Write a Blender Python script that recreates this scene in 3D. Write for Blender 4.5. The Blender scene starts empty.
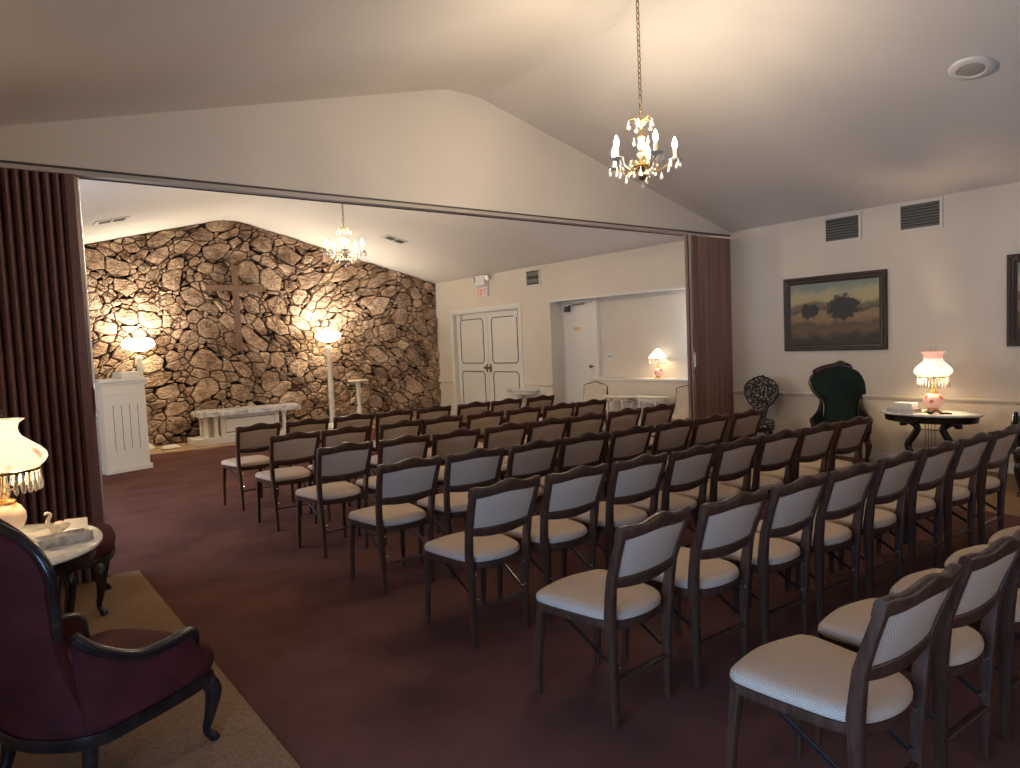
import bpy, math, random
from mathutils import Vector, Matrix
random.seed(7)
C = bpy.context.scene.collection
PI = math.pi
R = math.radians

# ------------------------------------------------------------------ materials
def mat(name, col, rough=.6, metal=0., spec=.5, emis=None, estr=0., **kw):
    m = bpy.data.materials.new(name); m.use_nodes = True
    b = m.node_tree.nodes['Principled BSDF']
    b.inputs['Base Color'].default_value = (*col, 1)
    b.inputs['Roughness'].default_value = rough
    b.inputs['Metallic'].default_value = metal
    b.inputs['Specular IOR Level'].default_value = spec
    if emis:
        b.inputs['Emission Color'].default_value = (*emis, 1)
        b.inputs['Emission Strength'].default_value = estr
    for k, v in kw.items():
        b.inputs[k.replace('_', ' ')].default_value = v
    return m
def nn(m, t, **props):
    n = m.node_tree.nodes.new(t)
    for k, v in props.items(): setattr(n, k, v)
    return n
def lk(m, a, b): m.node_tree.links.new(a, b)
def noise_mix(m, c1, c2, scale=5, detail=4, lo=.35, hi=.65, stretch=(1, 1, 1), bump=0., bscale=None, coords='Object'):
    b = m.node_tree.nodes['Principled BSDF']
    tc = nn(m, 'ShaderNodeTexCoord'); mp = nn(m, 'ShaderNodeMapping'); mp.inputs['Scale'].default_value = stretch
    lk(m, tc.outputs[coords], mp.inputs['Vector'])
    n = nn(m, 'ShaderNodeTexNoise'); n.inputs['Scale'].default_value = scale; n.inputs['Detail'].default_value = detail
    lk(m, mp.outputs[0], n.inputs['Vector'])
    r = nn(m, 'ShaderNodeValToRGB')
    r.color_ramp.elements[0].position = lo; r.color_ramp.elements[0].color = (*c1, 1)
    r.color_ramp.elements[1].position = hi; r.color_ramp.elements[1].color = (*c2, 1)
    lk(m, n.outputs['Fac'], r.inputs['Fac']); lk(m, r.outputs['Color'], b.inputs['Base Color'])
    if bump:
        n2 = nn(m, 'ShaderNodeTexNoise'); n2.inputs['Scale'].default_value = bscale or scale; n2.inputs['Detail'].default_value = 3
        lk(m, mp.outputs[0], n2.inputs['Vector'])
        bp = nn(m, 'ShaderNodeBump'); bp.inputs['Strength'].default_value = bump; bp.inputs['Distance'].default_value = .01
        lk(m, n2.outputs['Fac'], bp.inputs['Height']); lk(m, bp.outputs[0], b.inputs['Normal'])
    return m

M = {}
M['wall'] = noise_mix(mat('wall_paint', (.7, .63, .54), .75), (.63, .56, .465), (.67, .595, .50), 1.3, 3, bump=.08, bscale=120)
M['header'] = noise_mix(mat('header_paint', (.7, .66, .6), .8), (.66, .61, .55), (.69, .64, .58), .9, 3)
M['ceiling'] = noise_mix(mat('ceiling_paint', (.66, .62, .58), .9), (.70, .655, .61), (.74, .695, .65), .8, 4, bump=.15, bscale=160)
M['white'] = mat('white_paint', (.70, .67, .61), .45)
M['offwhite'] = mat('ivory_paint', (.74, .69, .58), .45)
M['carpet'] = noise_mix(mat('maroon_carpet', (.1, .03, .03), .95, spec=.1), (.112, .049, .039), (.160, .070, .055), 2.2, 6, bump=.9, bscale=260)
M['beige_carpet'] = noise_mix(mat('beige_carpet', (.3, .2, .12), .95, spec=.1), (.23, .14, .078), (.33, .205, .12), 90, 3, bump=.9, bscale=200)
M['slab'] = noise_mix(mat('hearth_tan', (.4, .27, .16), .8), (.33, .2, .115), (.44, .29, .17), 3, 4)
M['mortar'] = mat('dark_mortar', (.035, .024, .018), .95, spec=.1)
M['maroon_vinyl'] = noise_mix(mat('maroon_vinyl', (.09, .035, .032), .5), (.14, .066, .060), (.19, .092, .082), 8, 4, stretch=(1, 1, .15))
M['brown_vinyl'] = noise_mix(mat('brown_vinyl', (.2, .105, .075), .5), (.16, .08, .058), (.25, .13, .095), 18, 3, stretch=(1, 1, .03))
M['aluminium'] = mat('aluminium', (.75, .74, .72), .35, 1.)
M['steel_dark'] = mat('dark_steel', (.12, .12, .13), .3, 1.)
M['chrome'] = mat('chrome', (.8, .8, .82), .15, 1.)
M['dark_line'] = mat('brown_line_paint', (.07, .045, .035), .6)
M['track_dark'] = mat('dark_track', (.06, .045, .045), .6)
M['track'] = mat('track_grey', (.45, .4, .36), .5)
M['walnut'] = noise_mix(mat('walnut_wood', (.05, .022, .014), .3, spec=.38), (.044, .020, .012), (.085, .040, .024), 14, 5, stretch=(3, 3, .5))
M['mahogany'] = noise_mix(mat('mahogany_wood', (.03, .008, .006), .25), (.018, .006, .005), (.05, .015, .01), 12, 4)
M['ebony'] = noise_mix(mat('ebonised_wood', (.012, .01, .012), .25), (.008, .006, .007), (.022, .016, .015), 12, 4)
M['oak'] = noise_mix(mat('oak_wood', (.25, .12, .06), .5), (.13, .072, .042), (.19, .105, .062), 9, 4, stretch=(4, 4, .4))
M['marble'] = noise_mix(mat('white_marble', (.8, .78, .74), .2), (.5, .49, .47), (.8, .78, .73), 9, 8, .38, .5)
M['grey_marble'] = noise_mix(mat('grey_marble', (.6, .6, .6), .3), (.3, .3, .31), (.66, .65, .63), 20, 8, .35, .6)
M['gold'] = mat('brass', (.8, .58, .28), .25, 1.)
M['dark_brass'] = mat('dark_brass', (.25, .17, .08), .4, 1.)
M['glass'] = mat('crystal_glass', (1, .97, .92), .06, Transmission_Weight=.55, IOR=1.5)
def pane_glass():
    m = bpy.data.materials.new('window_pane'); m.use_nodes = True; nt = m.node_tree; nt.nodes.clear()
    o = nt.nodes.new('ShaderNodeOutputMaterial'); x = nt.nodes.new('ShaderNodeMixShader'); x.inputs[0].default_value = .08
    a = nt.nodes.new('ShaderNodeBsdfTransparent'); g = nt.nodes.new('ShaderNodeBsdfGlossy'); g.inputs['Roughness'].default_value = .02
    nt.links.new(a.outputs[0], x.inputs[1]); nt.links.new(g.outputs[0], x.inputs[2]); nt.links.new(x.outputs[0], o.inputs[0]); return m
M['pane'] = pane_glass()
M['thin_glass'] = mat('clear_glass', (.95, .97, 1), .05, Transmission_Weight=1., IOR=1.1)
M['candle'] = mat('candle_sleeve', (.8, .72, .5), .5, emis=(1, .75, .4), estr=.25)
M['bulb'] = mat('flame_bulb', (1, .9, .7), .4, emis=(1, .80, .55), estr=1000.)
M['bowl_lit'] = mat('lit_glass_bowl', (.95, .9, .75), .4, emis=(1, .84, .55), estr=24.)
M['red'] = mat('sign_red', (.5, .03, .03), .4, emis=(1, .12, .06), estr=.25)
M['signwhite'] = mat('sign_white', (.75, .72, .68), .4)
M['black'] = mat('black_void', (.012, .012, .014), .6)
M['vent_grey'] = mat('vent_louver_metal', (.16, .165, .15), .45, .3)
M['vent_frame'] = mat('vent_frame_paint', (.62, .58, .51), .5)
M['paper'] = mat('white_paper', (.85, .85, .82), .6)
M['porcelain'] = mat('porcelain', (.8, .74, .6), .25)
M['plaque'] = mat('brass_plaque', (.6, .42, .22), .45, .3)

def velvet(name, a, b):
    m = noise_mix(mat(name, a, .85, spec=.2), a, b, 6, 4, bump=.25, bscale=300)
    bs = m.node_tree.nodes['Principled BSDF']
    bs.inputs['Sheen Weight'].default_value = .05; bs.inputs['Sheen Roughness'].default_value = .5
    bs.inputs['Sheen Tint'].default_value = (*[min(1, c * 6 + .02) for c in b], 1)
    return m
M['maroon_velvet'] = velvet('maroon_velvet', (.045, .0085, .0095), (.072, .0135, .015))
M['green_velvet'] = velvet('green_velvet', (.006, .014, .012), (.014, .028, .023))
M['black_leather'] = mat('black_upholstery', (.012, .012, .016), .5)

def diamond_fabric(name, c1, c2, scale):
    m = mat(name, c1, .85, spec=.2); b = m.node_tree.nodes['Principled BSDF']
    tc = nn(m, 'ShaderNodeTexCoord'); sx = nn(m, 'ShaderNodeSeparateXYZ'); lk(m, tc.outputs['Object'], sx.inputs[0])
    # u = x, v = y + z : works for the flat seat and for the near-upright back
    v = nn(m, 'ShaderNodeMath', operation='ADD'); lk(m, sx.outputs['Y'], v.inputs[0]); lk(m, sx.outputs['Z'], v.inputs[1])
    out = []
    for op in ('ADD', 'SUBTRACT'):
        a = nn(m, 'ShaderNodeMath', operation=op); lk(m, sx.outputs['X'], a.inputs[0]); lk(m, v.outputs[0], a.inputs[1])
        s = nn(m, 'ShaderNodeMath', operation='MULTIPLY'); s.inputs[1].default_value = scale; lk(m, a.outputs[0], s.inputs[0])
        c = nn(m, 'ShaderNodeMath', operation='SINE'); lk(m, s.outputs[0], c.inputs[0]); out.append(c)
    p = nn(m, 'ShaderNodeMath', operation='MULTIPLY'); lk(m, out[0].outputs[0], p.inputs[0]); lk(m, out[1].outputs[0], p.inputs[1])
    r = nn(m, 'ShaderNodeValToRGB'); r.color_ramp.elements[0].position = .0; r.color_ramp.elements[1].position = .35
    r.color_ramp.elements[0].color = (*c2, 1); r.color_ramp.elements[1].color = (*c1, 1)
    ab = nn(m, 'ShaderNodeMath', operation='ABSOLUTE'); lk(m, p.outputs[0], ab.inputs[0])
    lk(m, ab.outputs[0], r.inputs['Fac']); lk(m, r.outputs['Color'], b.inputs['Base Color'])
    bp = nn(m, 'ShaderNodeBump'); bp.inputs['Strength'].default_value = .35; bp.inputs['Distance'].default_value = .002
    lk(m, ab.outputs[0], bp.inputs['Height']); lk(m, bp.outputs[0], b.inputs['Normal'])
    return m
M['cream_fabric'] = diamond_fabric('cream_diamond_fabric', (.56, .43, .32), (.34, .25, .18), 330)

def tapestry():
    m = mat('floral_tapestry', (.03, .03, .03), .85); b = m.node_tree.nodes['Principled BSDF']
    tc = nn(m, 'ShaderNodeTexCoord'); v = nn(m, 'ShaderNodeTexVoronoi'); v.inputs['Scale'].default_value = 42
    n = nn(m, 'ShaderNodeTexNoise'); n.inputs['Scale'].default_value = 30; n.inputs['Detail'].default_value = 5
    lk(m, tc.outputs['Object'], v.inputs['Vector']); lk(m, tc.outputs['Object'], n.inputs['Vector'])
    a = nn(m, 'ShaderNodeMath', operation='ADD'); lk(m, v.outputs['Distance'], a.inputs[0]); lk(m, n.outputs['Fac'], a.inputs[1])
    r = nn(m, 'ShaderNodeValToRGB'); e = r.color_ramp.elements
    e[0].position = .72; e[0].color = (.42, .36, .25, 1); e[1].position = .92; e[1].color = (.012, .01, .012, 1)
    e2 = e.new(.82); e2.color = (.16, .12, .09, 1)
    lk(m, a.outputs[0], r.inputs['Fac']); lk(m, r.outputs['Color'], b.inputs['Base Color'])
    return m
M['tapestry'] = tapestry()

def stone_mat():
    m = mat('ledge_stone', (.4, .28, .2), .85, spec=.25); b = m.node_tree.nodes['Principled BSDF']
    at = nn(m, 'ShaderNodeAttribute', attribute_name='tone'); geo = nn(m, 'ShaderNodeTexCoord')
    r = nn(m, 'ShaderNodeValToRGB'); e = r.color_ramp.elements
    e[0].position = 0; e[0].color = (.40, .29, .215, 1); e[1].position = 1; e[1].color = (.68, .53, .41, 1)
    x = e.new(.35); x.color = (.50, .365, .27, 1); x = e.new(.7); x.color = (.58, .42, .31, 1)
    lk(m, at.outputs['Fac'], r.inputs['Fac'])
    n = nn(m, 'ShaderNodeTexNoise'); n.inputs['Scale'].default_value = 2.6; n.inputs['Detail'].default_value = 9; n.inputs['Roughness'].default_value = .72
    lk(m, geo.outputs['Object'], n.inputs['Vector'])
    r2 = nn(m, 'ShaderNodeValToRGB'); e = r2.color_ramp.elements
    e[0].position = .30; e[0].color = (.13, .12, .12, 1); e[1].position = .55; e[1].color = (1, 1, 1, 1)
    x = e.new(.43); x.color = (.62, .56, .52, 1)
    lk(m, n.outputs['Fac'], r2.inputs['Fac'])
    mx = nn(m, 'ShaderNodeMix', data_type='RGBA', blend_type='MULTIPLY'); mx.inputs[0].default_value = 1
    lk(m, r.outputs[0], mx.inputs[6]); lk(m, r2.outputs[0], mx.inputs[7])
    mp = nn(m, 'ShaderNodeMapping'); mp.inputs['Scale'].default_value = (1, 1, 2.6)
    lk(m, geo.outputs['Object'], mp.inputs['Vector'])
    n3 = nn(m, 'ShaderNodeTexNoise'); n3.inputs['Scale'].default_value = 14; n3.inputs['Detail'].default_value = 8; n3.inputs['Roughness'].default_value = .7
    lk(m, mp.outputs[0], n3.inputs['Vector'])
    r3 = nn(m, 'ShaderNodeValToRGB'); e = r3.color_ramp.elements
    e[0].position = .35; e[0].color = (.55, .5, .46, 1); e[1].position = .62; e[1].color = (1.25, 1.22, 1.15, 1)
    lk(m, n3.outputs['Fac'], r3.inputs['Fac'])
    mx2 = nn(m, 'ShaderNodeMix', data_type='RGBA', blend_type='MULTIPLY'); mx2.inputs[0].default_value = 1
    lk(m, mx.outputs[2], mx2.inputs[6]); lk(m, r3.outputs[0], mx2.inputs[7])
    lk(m, mx2.outputs[2], b.inputs['Base Color'])
    bp = nn(m, 'ShaderNodeBump'); bp.inputs['Strength'].default_value = 1.; bp.inputs['Distance'].default_value = .035
    lk(m, n3.outputs['Fac'], bp.inputs['Height']); lk(m, bp.outputs[0], b.inputs['Normal'])
    return m
M['stone'] = stone_mat()

def painted_glass(name, base, flower, leaf, scale, estr, thr=.25):
    """milk glass lamp shade or ball with hand painted roses, glowing when lit"""
    m = mat(name, base, .35); b = m.node_tree.nodes['Principled BSDF']
    tc = nn(m, 'ShaderNodeTexCoord'); v = nn(m, 'ShaderNodeTexVoronoi'); v.inputs['Scale'].default_value = scale
    n = nn(m, 'ShaderNodeTexNoise'); n.inputs['Scale'].default_value = scale * 2.5; n.inputs['Detail'].default_value = 4
    lk(m, tc.outputs['Object'], v.inputs['Vector']); lk(m, tc.outputs['Object'], n.inputs['Vector'])
    ml = nn(m, 'ShaderNodeMath', operation='MULTIPLY_ADD'); ml.inputs[1].default_value = .35
    lk(m, n.outputs['Fac'], ml.inputs[0]); lk(m, v.outputs['Distance'], ml.inputs[2])
    r = nn(m, 'ShaderNodeValToRGB'); e = r.color_ramp.elements
    e[0].position = thr; e[0].color = (*flower, 1); e[1].position = thr + .2; e[1].color = (*base, 1)
    x = e.new(thr + .12); x.color = (*leaf, 1)
    lk(m, ml.outputs[0], r.inputs['Fac']); lk(m, r.outputs[0], b.inputs['Base Color'])
    lk(m, r.outputs[0], b.inputs['Emission Color']); b.inputs['Emission Strength'].default_value = estr
    return m
M['shade_yellow'] = painted_glass('painted_glass_yellow', (1, .86, .58), (.9, .3, .2), (.62, .6, .3), 9, .95, .34)
M['shade_pink'] = painted_glass('painted_glass_pink', (1, .9, .74), (1, .68, .55), (.85, .8, .62), 12, .95, .42)
M['shade_rim_pink'] = mat('pink_glass_rim', (1, .55, .42), .35, emis=(1, .5, .35), estr=.55)
M['ball_yellow'] = painted_glass('painted_ball_yellow', (.75, .52, .36), (.6, .16, .1), (.35, .3, .12), 12, .15, .42)
M['ball_pink'] = painted_glass('painted_ball_pink', (.85, .48, .38), (.45, .06, .06), (.6, .3, .2), 16, .22, .52)
M['shade_white'] = mat('milk_glass_lit', (1, .95, .85), .35, emis=(1, .86, .66), estr=1.8)

def painting_mat(trees):
    """landscape canvas: pale sky, hazy hills, golden field, dark trees"""
    m = mat('landscape_canvas', (.3, .2, .1), .6); b = m.node_tree.nodes['Principled BSDF']
    tc = nn(m, 'ShaderNodeTexCoord'); sx = nn(m, 'ShaderNodeSeparateXYZ'); lk(m, tc.outputs['Object'], sx.inputs[0])
    n = nn(m, 'ShaderNodeTexNoise'); n.inputs['Scale'].default_value = 5; n.inputs['Detail'].default_value = 6
    lk(m, tc.outputs['Object'], n.inputs['Vector'])
    a = nn(m, 'ShaderNodeMath', operation='MULTIPLY_ADD'); a.inputs[1].default_value = .20
    lk(m, n.outputs['Fac'], a.inputs[0]); lk(m, sx.outputs['Z'], a.inputs[2])
    mr = nn(m, 'ShaderNodeMapRange'); mr.inputs[1].default_value = -.30 + .10; mr.inputs[2].default_value = .30 + .10
    lk(m, a.outputs[0], mr.inputs[0])
    r = nn(m, 'ShaderNodeValToRGB'); e = r.color_ramp.elements
    e[0].position = 0; e[0].color = (.03, .026, .018, 1); e[1].position = 1; e[1].color = (.2, .24, .19, 1)
    for p, c in ((.14, (.14, .085, .045, 1)), (.28, (.10, .075, .038, 1)), (.36, (.24, .145, .07, 1)), (.50, (.28, .185, .09, 1)), (.56, (.07, .06, .04, 1)), (.63, (.17, .13, .07, 1)),
                 (.69, (.16, .13, .08, 1)), (.74, (.42, .33, .16, 1)), (.88, (.40, .35, .2, 1))):
        x = e.new(p); x.color = c
    lk(m, mr.outputs[0], r.inputs[0]); last = r.outputs[0]
    for (tx, tz, rx, rz) in trees:
        s = nn(m, 'ShaderNodeVectorMath', operation='SUBTRACT'); s.inputs[1].default_value = (tx, 0, tz)
        lk(m, tc.outputs['Object'], s.inputs[0])
        d = nn(m, 'ShaderNodeVectorMath', operation='DIVIDE'); d.inputs[1].default_value = (rx, 1, rz); lk(m, s.outputs[0], d.inputs[0])
        l = nn(m, 'ShaderNodeVectorMath', operation='LENGTH'); lk(m, d.outputs[0], l.inputs[0])
        q = nn(m, 'ShaderNodeMath', operation='MULTIPLY_ADD'); q.inputs[1].default_value = 1.1
        n2 = nn(m, 'ShaderNodeTexNoise'); n2.inputs['Scale'].default_value = 22; lk(m, tc.outputs['Object'], n2.inputs['Vector'])
        lk(m, n2.outputs['Fac'], q.inputs[0]); lk(m, l.outputs['Value'], q.inputs[2])
        cr = nn(m, 'ShaderNodeMapRange'); cr.inputs[1].default_value = 1.35; cr.inputs[2].default_value = 1.62
        cr.inputs[3].default_value = 1; cr.inputs[4].default_value = 0; lk(m, q.outputs[0], cr.inputs[0])
        mx = nn(m, 'ShaderNodeMix', data_type='RGBA'); lk(m, cr.outputs[0], mx.inputs[0]); lk(m, last, mx.inputs[6])
        mx.inputs[7].default_value = (.022, .024, .018, 1); last = mx.outputs[2]
    lk(m, last, b.inputs['Base Color'])
    return m

# ------------------------------------------------------------------ mesh helpers
class MB:
    def __init__(s): s.v = []; s.f = []
    def add(s, vs, fs):
        k = len(s.v); s.v += [tuple(p) for p in vs]; s.f += [tuple(i + k for i in f) for f in fs]; return s
    def box(s, a, b):
        (x0, y0, z0), (x1, y1, z1) = a, b
        x0, x1 = min(x0, x1), max(x0, x1); y0, y1 = min(y0, y1), max(y0, y1); z0, z1 = min(z0, z1), max(z0, z1)
        return s.add([(x0, y0, z0), (x1, y0, z0), (x1, y1, z0), (x0, y1, z0), (x0, y0, z1), (x1, y0, z1), (x1, y1, z1), (x0, y1, z1)],
                     [(3, 2, 1, 0), (4, 5, 6, 7), (0, 1, 5, 4), (1, 2, 6, 5), (2, 3, 7, 6), (3, 0, 4, 7)])
    def loft(s, rings, closed=True, cap=True, loop=False):
        n = len(rings[0]); vs = [p for r in rings for p in r]; fs = []
        m = len(rings)
        for i in range(m if loop else m - 1):
            j = (i + 1) % m
            for k in range(n if closed else n - 1):
                l = (k + 1) % n
                fs.append((i * n + k, i * n + l, j * n + l, j * n + k))
        if cap and closed and not loop:
            fs.append(tuple(range(n - 1, -1, -1))); fs.append(tuple(range((m - 1) * n, m * n)))
        return s.add(vs, fs)
    def lathe(s, prof, c=(0, 0, 0), n=20, lobes=0, amp=0., axis='z'):
        rings = []
        for r, z in prof:
            ring = []
            for k in range(n):
                a = 2 * PI * k / n; rr = r * (1 + amp * math.cos(lobes * a)) if lobes else r
                ring.append((c[0] + rr * math.cos(a), c[1] + rr * math.sin(a), c[2] + z))
            rings.append(ring)
        return s.loft(rings)
    def tube(s, pts, rad, n=8, sec=None, up=(0, 0, 1), loop=False):
        """sweep; rad = number or list; sec = list of (u,v) unit section points; u along side, v along up-ish"""
        pts = [Vector(p) for p in pts]; m = len(pts)
        if not isinstance(rad, (list, tuple)): rad = [rad] * m
        up = Vector(up); rings = []; prev = None
        for i, p in enumerate(pts):
            if loop: t = pts[(i + 1) % m] - pts[i - 1]
            else: t = pts[min(i + 1, m - 1)] - pts[max(i - 1, 0)]
            t.normalize()
            side = t.cross(up) if prev is None or sec is not None else None
            if side is None or side.length < 1e-4:
                side = (prev - t * prev.dot(t)) if prev is not None else t.cross(Vector((1, 0, 0)))
                if side.length < 1e-4: side = t.cross(Vector((0, 1, 0)))
            side.normalize()
            if prev is not None and side.dot(prev) < 0: side = -side
            prev = side; w = side.cross(t)
            r = rad[i]; ru, rv = r if isinstance(r, (tuple, list)) else (r, r)
            if sec: ring = [p + side * (u * ru) + w * (v * rv) for u, v in sec]
            else: ring = [p + side * (math.cos(2 * PI * k / n) * ru) + w * (math.sin(2 * PI * k / n) * rv) for k in range(n)]
            rings.append([tuple(q) for q in ring])
        return s.loft(rings, loop=loop)
    def sphere(s, c, r, n=10, m=6, sc=(1, 1, 1)):
        prof = []
        rings = []
        for i in range(m + 1):
            a = PI * i / m; rr = max(math.sin(a) * r, 1e-4); z = -math.cos(a) * r
            rings.append([(c[0] + rr * sc[0] * math.cos(2 * PI * k / n), c[1] + rr * sc[1] * math.sin(2 * PI * k / n), c[2] + z * sc[2]) for k in range(n)])
        return s.loft(rings)
    def prism(s, poly, a, b, axis='y'):
        """poly of (u,v) extruded along an axis from a to b"""
        f = {'y': lambda u, v, w: (u, w, v), 'x': lambda u, v, w: (w, u, v), 'z': lambda u, v, w: (u, v, w)}[axis]
        return s.loft([[f(u, v, a) for u, v in poly], [f(u, v, b) for u, v in poly]])
    def build(s, name, m, parent=None, smooth=None, bevel=0., sub=0, loc=None):
        me = bpy.data.meshes.new(name); me.from_pydata(s.v, [], s.f); me.validate(); me.materials.append(m)
        import bmesh
        bm = bmesh.new(); bm.from_mesh(me); bmesh.ops.recalc_face_normals(bm, faces=bm.faces)
        if smooth is not None:
            for f in bm.faces: f.smooth = True
            for e in bm.edges:
                if len(e.link_faces) == 2 and e.calc_face_angle(0) > smooth: e.smooth = False
        bm.to_mesh(me); bm.free()
        o = bpy.data.objects.new(name, me); C.objects.link(o)
        if parent: o.parent = parent
        if loc: o.location = loc
        if bevel:
            b = o.modifiers.new('bevel', 'BEVEL'); b.width = bevel; b.segments = 2; b.limit_method = 'ANGLE'; b.angle_limit = R(40)
        if sub:
            b = o.modifiers.new('sub', 'SUBSURF'); b.levels = sub; b.render_levels = sub
        return o
def rounded(n=3, e=.35):
    """unit rounded rectangle section"""
    pts = []
    for cx, cy, a0 in ((1 - e, 1 - e, 0), (-1 + e, 1 - e, 90), (-1 + e, -1 + e, 180), (1 - e, -1 + e, 270)):
        for k in range(n):
            a = R(a0 + 90 * k / (n - 1)); pts.append((cx + e * math.cos(a), cy + e * math.sin(a)))
    return pts
SEC = rounded(3, .4)
def spline(pts, n=6, loop=False):
    P = [Vector(p) for p in pts]; out = []; m = len(P)
    rng = range(m if loop else m - 1)
    for i in rng:
        if loop: p0, p1, p2, p3 = P[i - 1], P[i], P[(i + 1) % m], P[(i + 2) % m]
        else: p0, p1, p2, p3 = P[max(i - 1, 0)], P[i], P[i + 1], P[min(i + 2, m - 1)]
        for k in range(n):
            t = k / n
            out.append(.5 * ((2 * p1) + (p2 - p0) * t + (2 * p0 - 5 * p1 + 4 * p2 - p3) * t * t + (3 * p1 - p0 - 3 * p2 + p3) * t ** 3))
    if not loop: out.append(P[-1])
    return out
def lerp_tab(tab, z):
    if z <= tab[0][0]: return tab[0][1]
    for (a, u), (b, v) in zip(tab, tab[1:]):
        if z <= b:
            t = (z - a) / (b - a); t = t * t * (3 - 2 * t) * .5 + t * .5
            return u + (v - u) * t
    return tab[-1][1]
def thing(name, label, cat, loc=(0, 0, 0), rz=0., group=None):
    o = bpy.data.objects.new(name, None); C.objects.link(o); o.empty_display_size = .1
    o.location = loc; o.rotation_euler = (0, 0, rz); o['label'] = label; o['category'] = cat
    if group: o['group'] = group
    return o
def tag(o, label, cat, group=None):
    o['label'] = label; o['category'] = cat
    if group: o['group'] = group
    return o
def struct(o, label=None):
    o['kind'] = 'structure'
    if label: o['label'] = label
    return o
def dup(root, loc, rz, label=None, group=None):
    def cp(o, par):
        c = o.copy(); C.objects.link(c)
        if par: c.parent = par
        for ch in [x for x in KIDS.get(o.name, [])]: cp(ch, c)
        return c
    global KIDS
    KIDS = {}
    for o in bpy.data.objects:
        if o.parent: KIDS.setdefault(o.parent.name, []).append(o)
    r = cp(root, None); r.location = loc; r.rotation_euler = (0, 0, rz)
    if label: r['label'] = label
    if group: r['group'] = group
    return r

# ------------------------------------------------------------------ the room
XL, XR, YB, YP, YS = -.6, 8.024, -2.2, 5.437, 12.83
ZR, SL = 3.915, .2555
def ceil_z(x):
    d = abs(x - 3.80)
    return ZR - SL * max(d, .0) if d > .22 else ZR - SL * .22 + .012 * (1 - (d / .22) ** 2)
xs = [XL - .1, 3.58, 3.66, 3.73, 3.80, 3.87, 3.94, 4.02, XR + .1]
poly = [(x, ceil_z(x)) for x in xs]
m = MB(); m.prism(poly + [(x, z + .1) for x, z in reversed(poly)], YB - .1, YS + .2)
struct(m.build('ceiling', M['ceiling']))
struct(MB().box((XL - .1, YB - .1, -.1), (XR + 1.6, YS + .3, 0)).build('floor', M['carpet']), 'maroon carpet floor')
struct(MB().box((XL, YB, 0), (.84, YP + .05, .006)).build('trim_1', M['beige_carpet']), 'beige carpet border along the left wall')
struct(MB().box((6.30, YB, 0), (XR, YP - .1, .006)).build('trim_2', M['beige_carpet']), 'beige carpet border along the right wall')
struct(MB().box((XL, 11.73, 0), (XR, YS, .02)).build('trim_3', M['slab']), 'tan strip of floor below the stone wall')

def wall_poly(x0, x1, y0, y1, zb):
    X = [x0] + [x for x in xs[1:-1] if x0 < x < x1] + [x1]
    top = [(x, ceil_z(x) + .02) for x in X]
    return MB().prism([(x0, zb), (x1, zb)] + list(reversed(top)), y0, y1)
struct(wall_poly(XL, XR, YP, YP + .08, 2.785).build('wall_header', M['header']))
m = wall_poly(XL - .1, XR + .1, YB - .1, YB, 2.2); m.box((XL - .1, YB - .1, 0), (1.0, YB, 2.22)); m.box((1.0, YB - .1, 0), (6.0, YB, .7)); m.box((6.0, YB - .1, 0), (XR + .1, YB, 2.22))  # opening left for the added rear window
struct(m.build('wall_back', M['wall']))
struct(wall_poly(XL - .1, XR + .1, YS + .02, YS + .12, 0).build('wall_front', M['mortar']))
# left wall with two window openings (front room behind the camera, chapel beyond the partition)
HL = 2.80
m = MB()
for (a, b, z0, z1) in ((YB, -.6, 0, 3), (-.6, 1.4, 1.22, 3), (-.6, 1.4, 0, .12), (1.4, 6.4, 0, 3), (6.4, 8.6, 2.1, 3), (6.4, 8.6, 0, .25), (8.6, YS + .1, 0, 3)):
    m.box((XL - .12, a, z0), (XL, b, z1))
struct(m.build('wall_left', M['wall']))
def win(n, y0, y1, z0, z1):
    o = struct(MB().box((XL - .08, y0, z0), (XL - .07, y1, z1)).build('window_%d' % n, M['pane']))
    f = MB()
    for a, b, c, d in ((y0, y0 + .05, z0, z1), (y1 - .05, y1, z0, z1), (y0, y1, z0, z0 + .05), (y0, y1, z1 - .05, z1), ((y0 + y1) / 2 - .02, (y0 + y1) / 2 + .02, z0, z1)):
        f.box((XL - .11, a, c), (XL - .03, b, d))
    f.build('window_frame', M['white'], o)
o = struct(MB().box((1.0, YB - .07, .7), (6.0, YB - .06, 2.2)).build('window_3', M['pane']))  # added, unseen rear window; lets fill light through to the chair backs
f = MB()
for a, b, c, d in ((1, 1.06, .7, 2.2), (5.94, 6, .7, 2.2), (1.06, 5.94, .7, .76), (1.06, 5.94, 2.14, 2.2), (2.63, 2.69, .76, 2.14), (4.31, 4.37, .76, 2.14)): f.box((a, YB - .09, c), (b, YB - .02, d))
f.build('window_frame', M['white'], o)  # frame of the added rear window
win(1, -.6, 1.4, .12, 1.22); win(2, 6.4, 8.6, .25, 2.1)
# right wall: double door recess and alcove opening
m = MB(); D0, D1, A0, A1 = 9.94, 12.20, 5.9, 9.08
for (a, b, z0, z1) in ((YB, A0, 0, 2.86), (A0, A1, 2.20, 2.86), (A1, D0, 0, 2.86), (D0, D1, 2.16, 2.86), (D1, YS + .1, 0, 2.86)):
    m.box((XR, a, z0), (XR + .12, b, z1))
struct(m.build('wall_right', M['wall']))
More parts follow.
